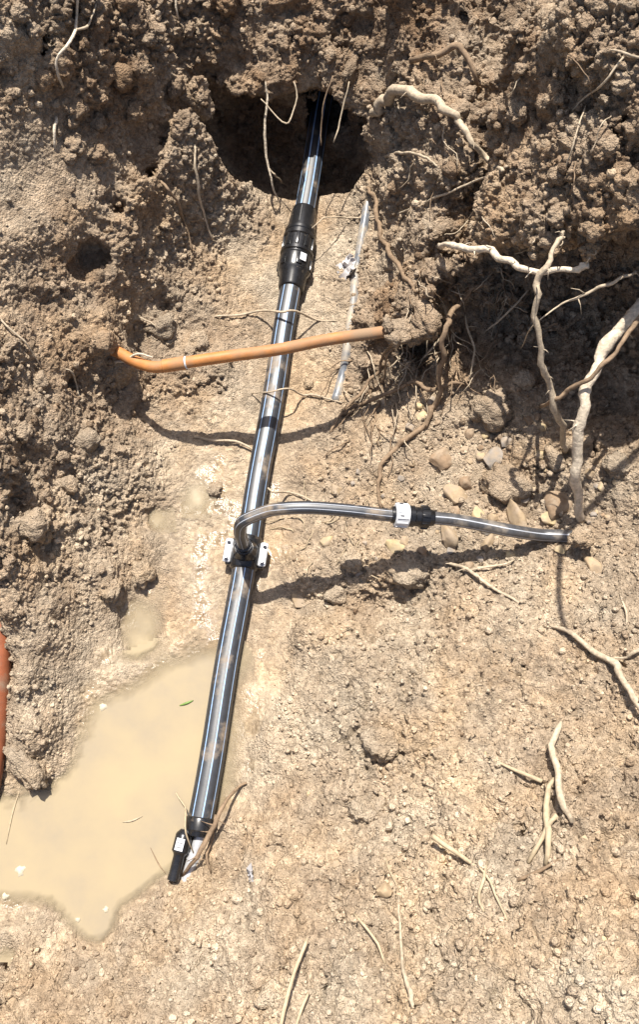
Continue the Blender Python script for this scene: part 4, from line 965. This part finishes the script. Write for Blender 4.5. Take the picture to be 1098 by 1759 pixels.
# ------------------------------------------------------------------ loose crumbs and litter: far too many to count
def cloud(name, bases, spots, mats, label):
    Vs, Fs, T, o_ = [], [], [], 0
    for (p, nrm, sc_, tn_) in spots:
        bv, bf = bases[rng.randrange(len(bases))]
        q = Quaternion((rng.gauss(0, 1), rng.gauss(0, 1), rng.gauss(0, 1), rng.gauss(0, 1))).normalized() if isinstance(sc_, float) else (Vector(nrm).to_track_quat('Z', 'Y') @ Quaternion((0, 0, 1), rng.uniform(0, 6.28)))
        m3 = np.array(q.to_matrix()); s3 = np.array((sc_,) * 3 if isinstance(sc_, float) else sc_)
        Vs.append((bv * s3) @ m3.T + p); Fs.append(bf + o_); o_ += len(bv); T.append(np.full(len(bv), tn_))
    m_ = mesh_np(name, np.concatenate(Vs), np.concatenate(Fs))
    for nm in ('tone', 'grit'):
        at = m_.attributes.new(nm, 'FLOAT', 'POINT'); at.data.foreach_set('value', np.concatenate(T).astype(np.float32))
    o = link(name, m_, mats); tag(o, label, None, None, 'stuff'); return o
def base_of(seed, sub):
    m_ = rock_mesh(seed, sub, .85, True); v = np.empty(len(m_.vertices) * 3, np.float32); m_.vertices.foreach_get('co', v)
    f = np.empty(len(m_.polygons) * 3, np.int32); m_.polygons.foreach_get('vertices', f); bpy.data.meshes.remove(m_); return v.reshape(-1, 3), f.reshape(-1, 3)
bases = [base_of(300 + k, 2) for k in range(6)]
nr = np.random.default_rng(5)
okv = (amp > .22) & (np.abs(co[:, 0]) < 1.05) & (co[:, 1] > -.5) & (co[:, 1] < 2.35) & (no[:, 2] > .1) & (co2[:, 2] > -.012) & (dist > .05)
cand = np.flatnonzero(okv)
dcm = co2[cand, 1] * CP + (CAM_H - co2[cand, 2]) * SP
pxx = 549 + FPX * co2[cand, 0] / dcm; pyy = 879.5 - FPX * (co2[cand, 1] * SP - (CAM_H - co2[cand, 2]) * CP) / dcm
cand = cand[(pxx > -60) & (pxx < 1160) & (pyy > -60) & (pyy < 1820)]
wgt = np.clip(amp[cand] + .05, 0, 1.1); sel = nr.choice(cand, 4600, p=wgt / wgt.sum(), replace=False)
spots = []
for i in sel:
    sz = float(.0024 + .0062 * nr.random() ** 3 * (.6 + .6 * amp[i]))
    spots.append((co2[i] + no[i] * sz * .45, no[i], sz, float(np.clip(tn[i] + nr.normal(.03, .13), 0, 1))))
cloud('soil_crumbs', bases, spots, 'soil', 'loose crumbs of earth strewn over the banks')
fine_b = [base_of(320 + k, 1) for k in range(6)]
cf = cand[(co[cand, 1] < 1.0) & (amp[cand] > .3)]
spots = []
for i in nr.choice(cf, 7000, replace=False):
    sz = float(.0014 + .0036 * nr.random() ** 2.5)
    spots.append((co2[i] + no[i] * sz * .35, no[i], sz, float(np.clip(tn[i] + nr.normal(.02, .14), 0, 1))))
cloud('fine_soil_grains', fine_b, spots, 'soil', 'fine grains of earth and grit lying on the lower slopes')
# dry chips and leaf litter on the right slope
chip_v = np.array([(-1, -.5, 0), (.2, -.7, .25), (1, 0, 0), (.3, .6, .2), (-.9, .4, .1), (0, 0, -.35)], np.float32)
chip_f = np.array([(0, 1, 4), (1, 3, 4), (1, 2, 3), (0, 5, 1), (1, 5, 2), (2, 5, 3), (3, 5, 4), (4, 5, 0)], np.int32)
cs = cand[(co[cand, 0] > .05) & (co[cand, 1] < .85) & (amp[cand] < .75)]
spots = []
for i in nr.choice(cs, 2600, replace=False):
    l_ = .0018 + .0085 * nr.random() ** 3
    spots.append((co2[i] + no[i] * .0012, no[i], (l_, l_ * nr.uniform(.2, .5), l_ * .3), float(nr.choice([.55, .75, .95, 1.0]))))
cloud('plant_litter', [(chip_v, chip_f)], spots, 'soil', 'pale dry chips and bits of plant litter on the right slope')

# ------------------------------------------------------------------ scraps and floating bits
def crumple(name, px, py, w_, h_, mat, label, cat, seed, lift=.006):
    loc, nor = hit(px, py); bm = bmesh.new(); n_ = 9; g = {}
    sx = w_ * depth_of(loc) / FPX; sy = h_ * depth_of(loc) / FPX
    r2 = random.Random(seed)
    for i in range(n_):
        for j in range(n_):
            a, b = i / (n_ - 1) - .5, j / (n_ - 1) - .5
            e = 1 - .35 * r2.random() if max(abs(a), abs(b)) > .45 else 1
            g[i, j] = bm.verts.new((a * sx * e + r2.uniform(-.05, .05) * sx, b * sy * e + r2.uniform(-.05, .05) * sy, r2.uniform(0, 1) ** 2 * .3 * min(sx, sy)))
    for i in range(n_ - 1):
        for j in range(n_ - 1):
            if r2.random() > .03: bm.faces.new((g[i, j], g[i + 1, j], g[i + 1, j + 1], g[i, j + 1]))
    bmesh.ops.delete(bm, geom=[v for v in bm.verts if not v.link_faces], context='VERTS')
    bmesh.ops.solidify(bm, geom=bm.faces[:], thickness=.0012)
    o = from_bm(name, bm, mat, None, loc + nor * lift, True, 40); o.rotation_euler = nor.to_track_quat('Z', 'Y').to_euler(); tag(o, label, cat)
crumple('plastic_scrap', 600, 462, 34, 46, 'scrap', 'crumpled white plastic scrap beside the grey hose', 'scrap', 3, .008)
crumple('plastic_scrap', 436, 1501, 24, 18, 'glassy', 'small shiny clear scrap on the soil right of the end fitting', 'scrap', 4)
def floater(name, pts, w, mat, label, cat):
    P = [W(x, y, WATER_Z + .0015) for x, y in pts]; o0 = P[0].copy()
    bm = bmesh.new(); C2 = catmull([p - o0 for p in P], 4); m = len(C2)
    sweep(bm, C2, [max(.0006, w * .5 * math.sin(math.pi * (i + .6) / (m + .2)) * depth_of(o0) / FPX) for i in range(m)], 6)
    o = from_bm(name, bm, mat, None, o0); tag(o, label, cat)
M['foam'] = simple('pale_foam', (.38, .335, .25), .6, .4, .2, 200, .5, .001)
for k, (px_, py_, w_, lb) in enumerate([(176,1214,16,'pale foam fleck near the upper shore of the wide puddle'),(34,1496,22,'broad pale foam fleck at the left of the wide puddle'),(8,1540,14,'small foam fleck close to the lower left shore'),(181,1562,13,'round foam fleck near the lower tip of the puddle'),(134,1580,12,'bright foam fleck on the lower shore of the wide puddle'),(101,1305,12,'foam fleck touching the wet clod on the shore')]):
    c_ = W(px_, py_, WATER_Z + .0012); bm = bmesh.new(); r2 = random.Random(k); n_ = 14; rr = w_ * .5 * depth_of(c_) / FPX
    bot = [bm.verts.new((math.cos(a_) * q_ * rr, math.sin(a_) * q_ * rr, -.001)) for a_, q_ in [(math.tau * i / n_, r2.uniform(.5, 1.05)) for i in range(n_)]]
    top = [bm.verts.new((v.co.x * .8, v.co.y * .8, .0012)) for v in bot]
    bm.faces.new(top)
    for i in range(n_): bm.faces.new((bot[i], bot[(i + 1) % n_], top[(i + 1) % n_], top[i]))
    tag(from_bm('foam_fleck', bm, 'foam', None, c_), lb, 'foam', None)
floater('leaf', [(308,1212),(320,1208),(332,1203)], 4.5, 'leaf', 'small green leaf blade floating on the wide puddle', 'leaf')
floater('twig', [(210,1412),(226,1410),(244,1402)], 3, 'root_pale', 'pale twig floating in the middle of the wide puddle', 'twig')
floater('twig', [(258,1456),(272,1484),(284,1500)], 2.2, 'root_brown', 'thin dark twig floating near the end fitting', 'twig')
floater('twig', [(10,1450),(20,1400),(32,1360)], 3, 'straw', 'straight straw at the left shore of the wide puddle', 'twig')

# ------------------------------------------------------------------ tell the look-alikes apart: by what they lie nearest to
bpy.context.view_layer.update()
def world_c(o):
    bb = [o.matrix_world @ Vector(c) for c in o.bound_box]; return sum(bb, Vector()) / 8
marks = []
for o in list(COL.objects):
    if o.parent is None and 'label' in o and 'group' not in o and 'category' in o and o.type == 'MESH':
        l = o['label'].split()
        if o['category'] in ('root', 'stick', 'stone', 'clod', 'scrap') and len(l) <= 12: marks.append((world_c(o), o['label']))
ORDX = ['closest', 'second closest', 'third closest', 'fourth closest', 'fifth closest', 'sixth closest', 'seventh closest', 'eighth closest', 'ninth closest', 'tenth closest', 'eleventh closest', 'twelfth closest']
ORD = ORDX + [w + ' closest' for w in ('thirteenth', 'fourteenth', 'fifteenth', 'sixteenth', 'seventeenth', 'eighteenth', 'nineteenth', 'twentieth', 'twenty-first', 'twenty-second', 'twenty-third', 'twenty-fourth', 'twenty-fifth', 'twenty-sixth', 'twenty-seventh', 'twenty-eighth', 'twenty-ninth', 'thirtieth')]
used = {}
todo = []
for o in list(COL.objects):
    if o.parent is None and 'group' in o:
        c = world_c(o); dd = sorted(((c - m).length, i) for i, (m, _) in enumerate(marks))[0]
        todo.append((dd[1], o['category'], dd[0], o.name))
for mi, cat_, dd, nm in sorted(todo):
    o = COL.objects[nm]; k = used.get((mi, cat_), 0); used[mi, cat_] = k + 1
    kind_ = {'root': 'hair thin rootlet', 'stone': 'small stone', 'clod': 'loose clod'}.get(o['category'], o['category'])
    short = ' '.join(marks[mi][1].split()[:8])
    while short.split()[-1] in ('the', 'of', 'a', 'on', 'at', 'in', 'with', 'and', 'above', 'below', 'beside', 'over', 'under', 'by', 'to', 'left', 'right', 'just', 'dark', 'lower', 'upper', 'its', 'from', 'behind', 'next', 'out', 'black', 'wide', 'thick', 'pale', 'smooth', 'orange', 'small'): short = ' '.join(short.split()[:-1])
    o['label'] = (kind_ + ', ' + ORD[min(k, 29)] + ' to the ' + short)
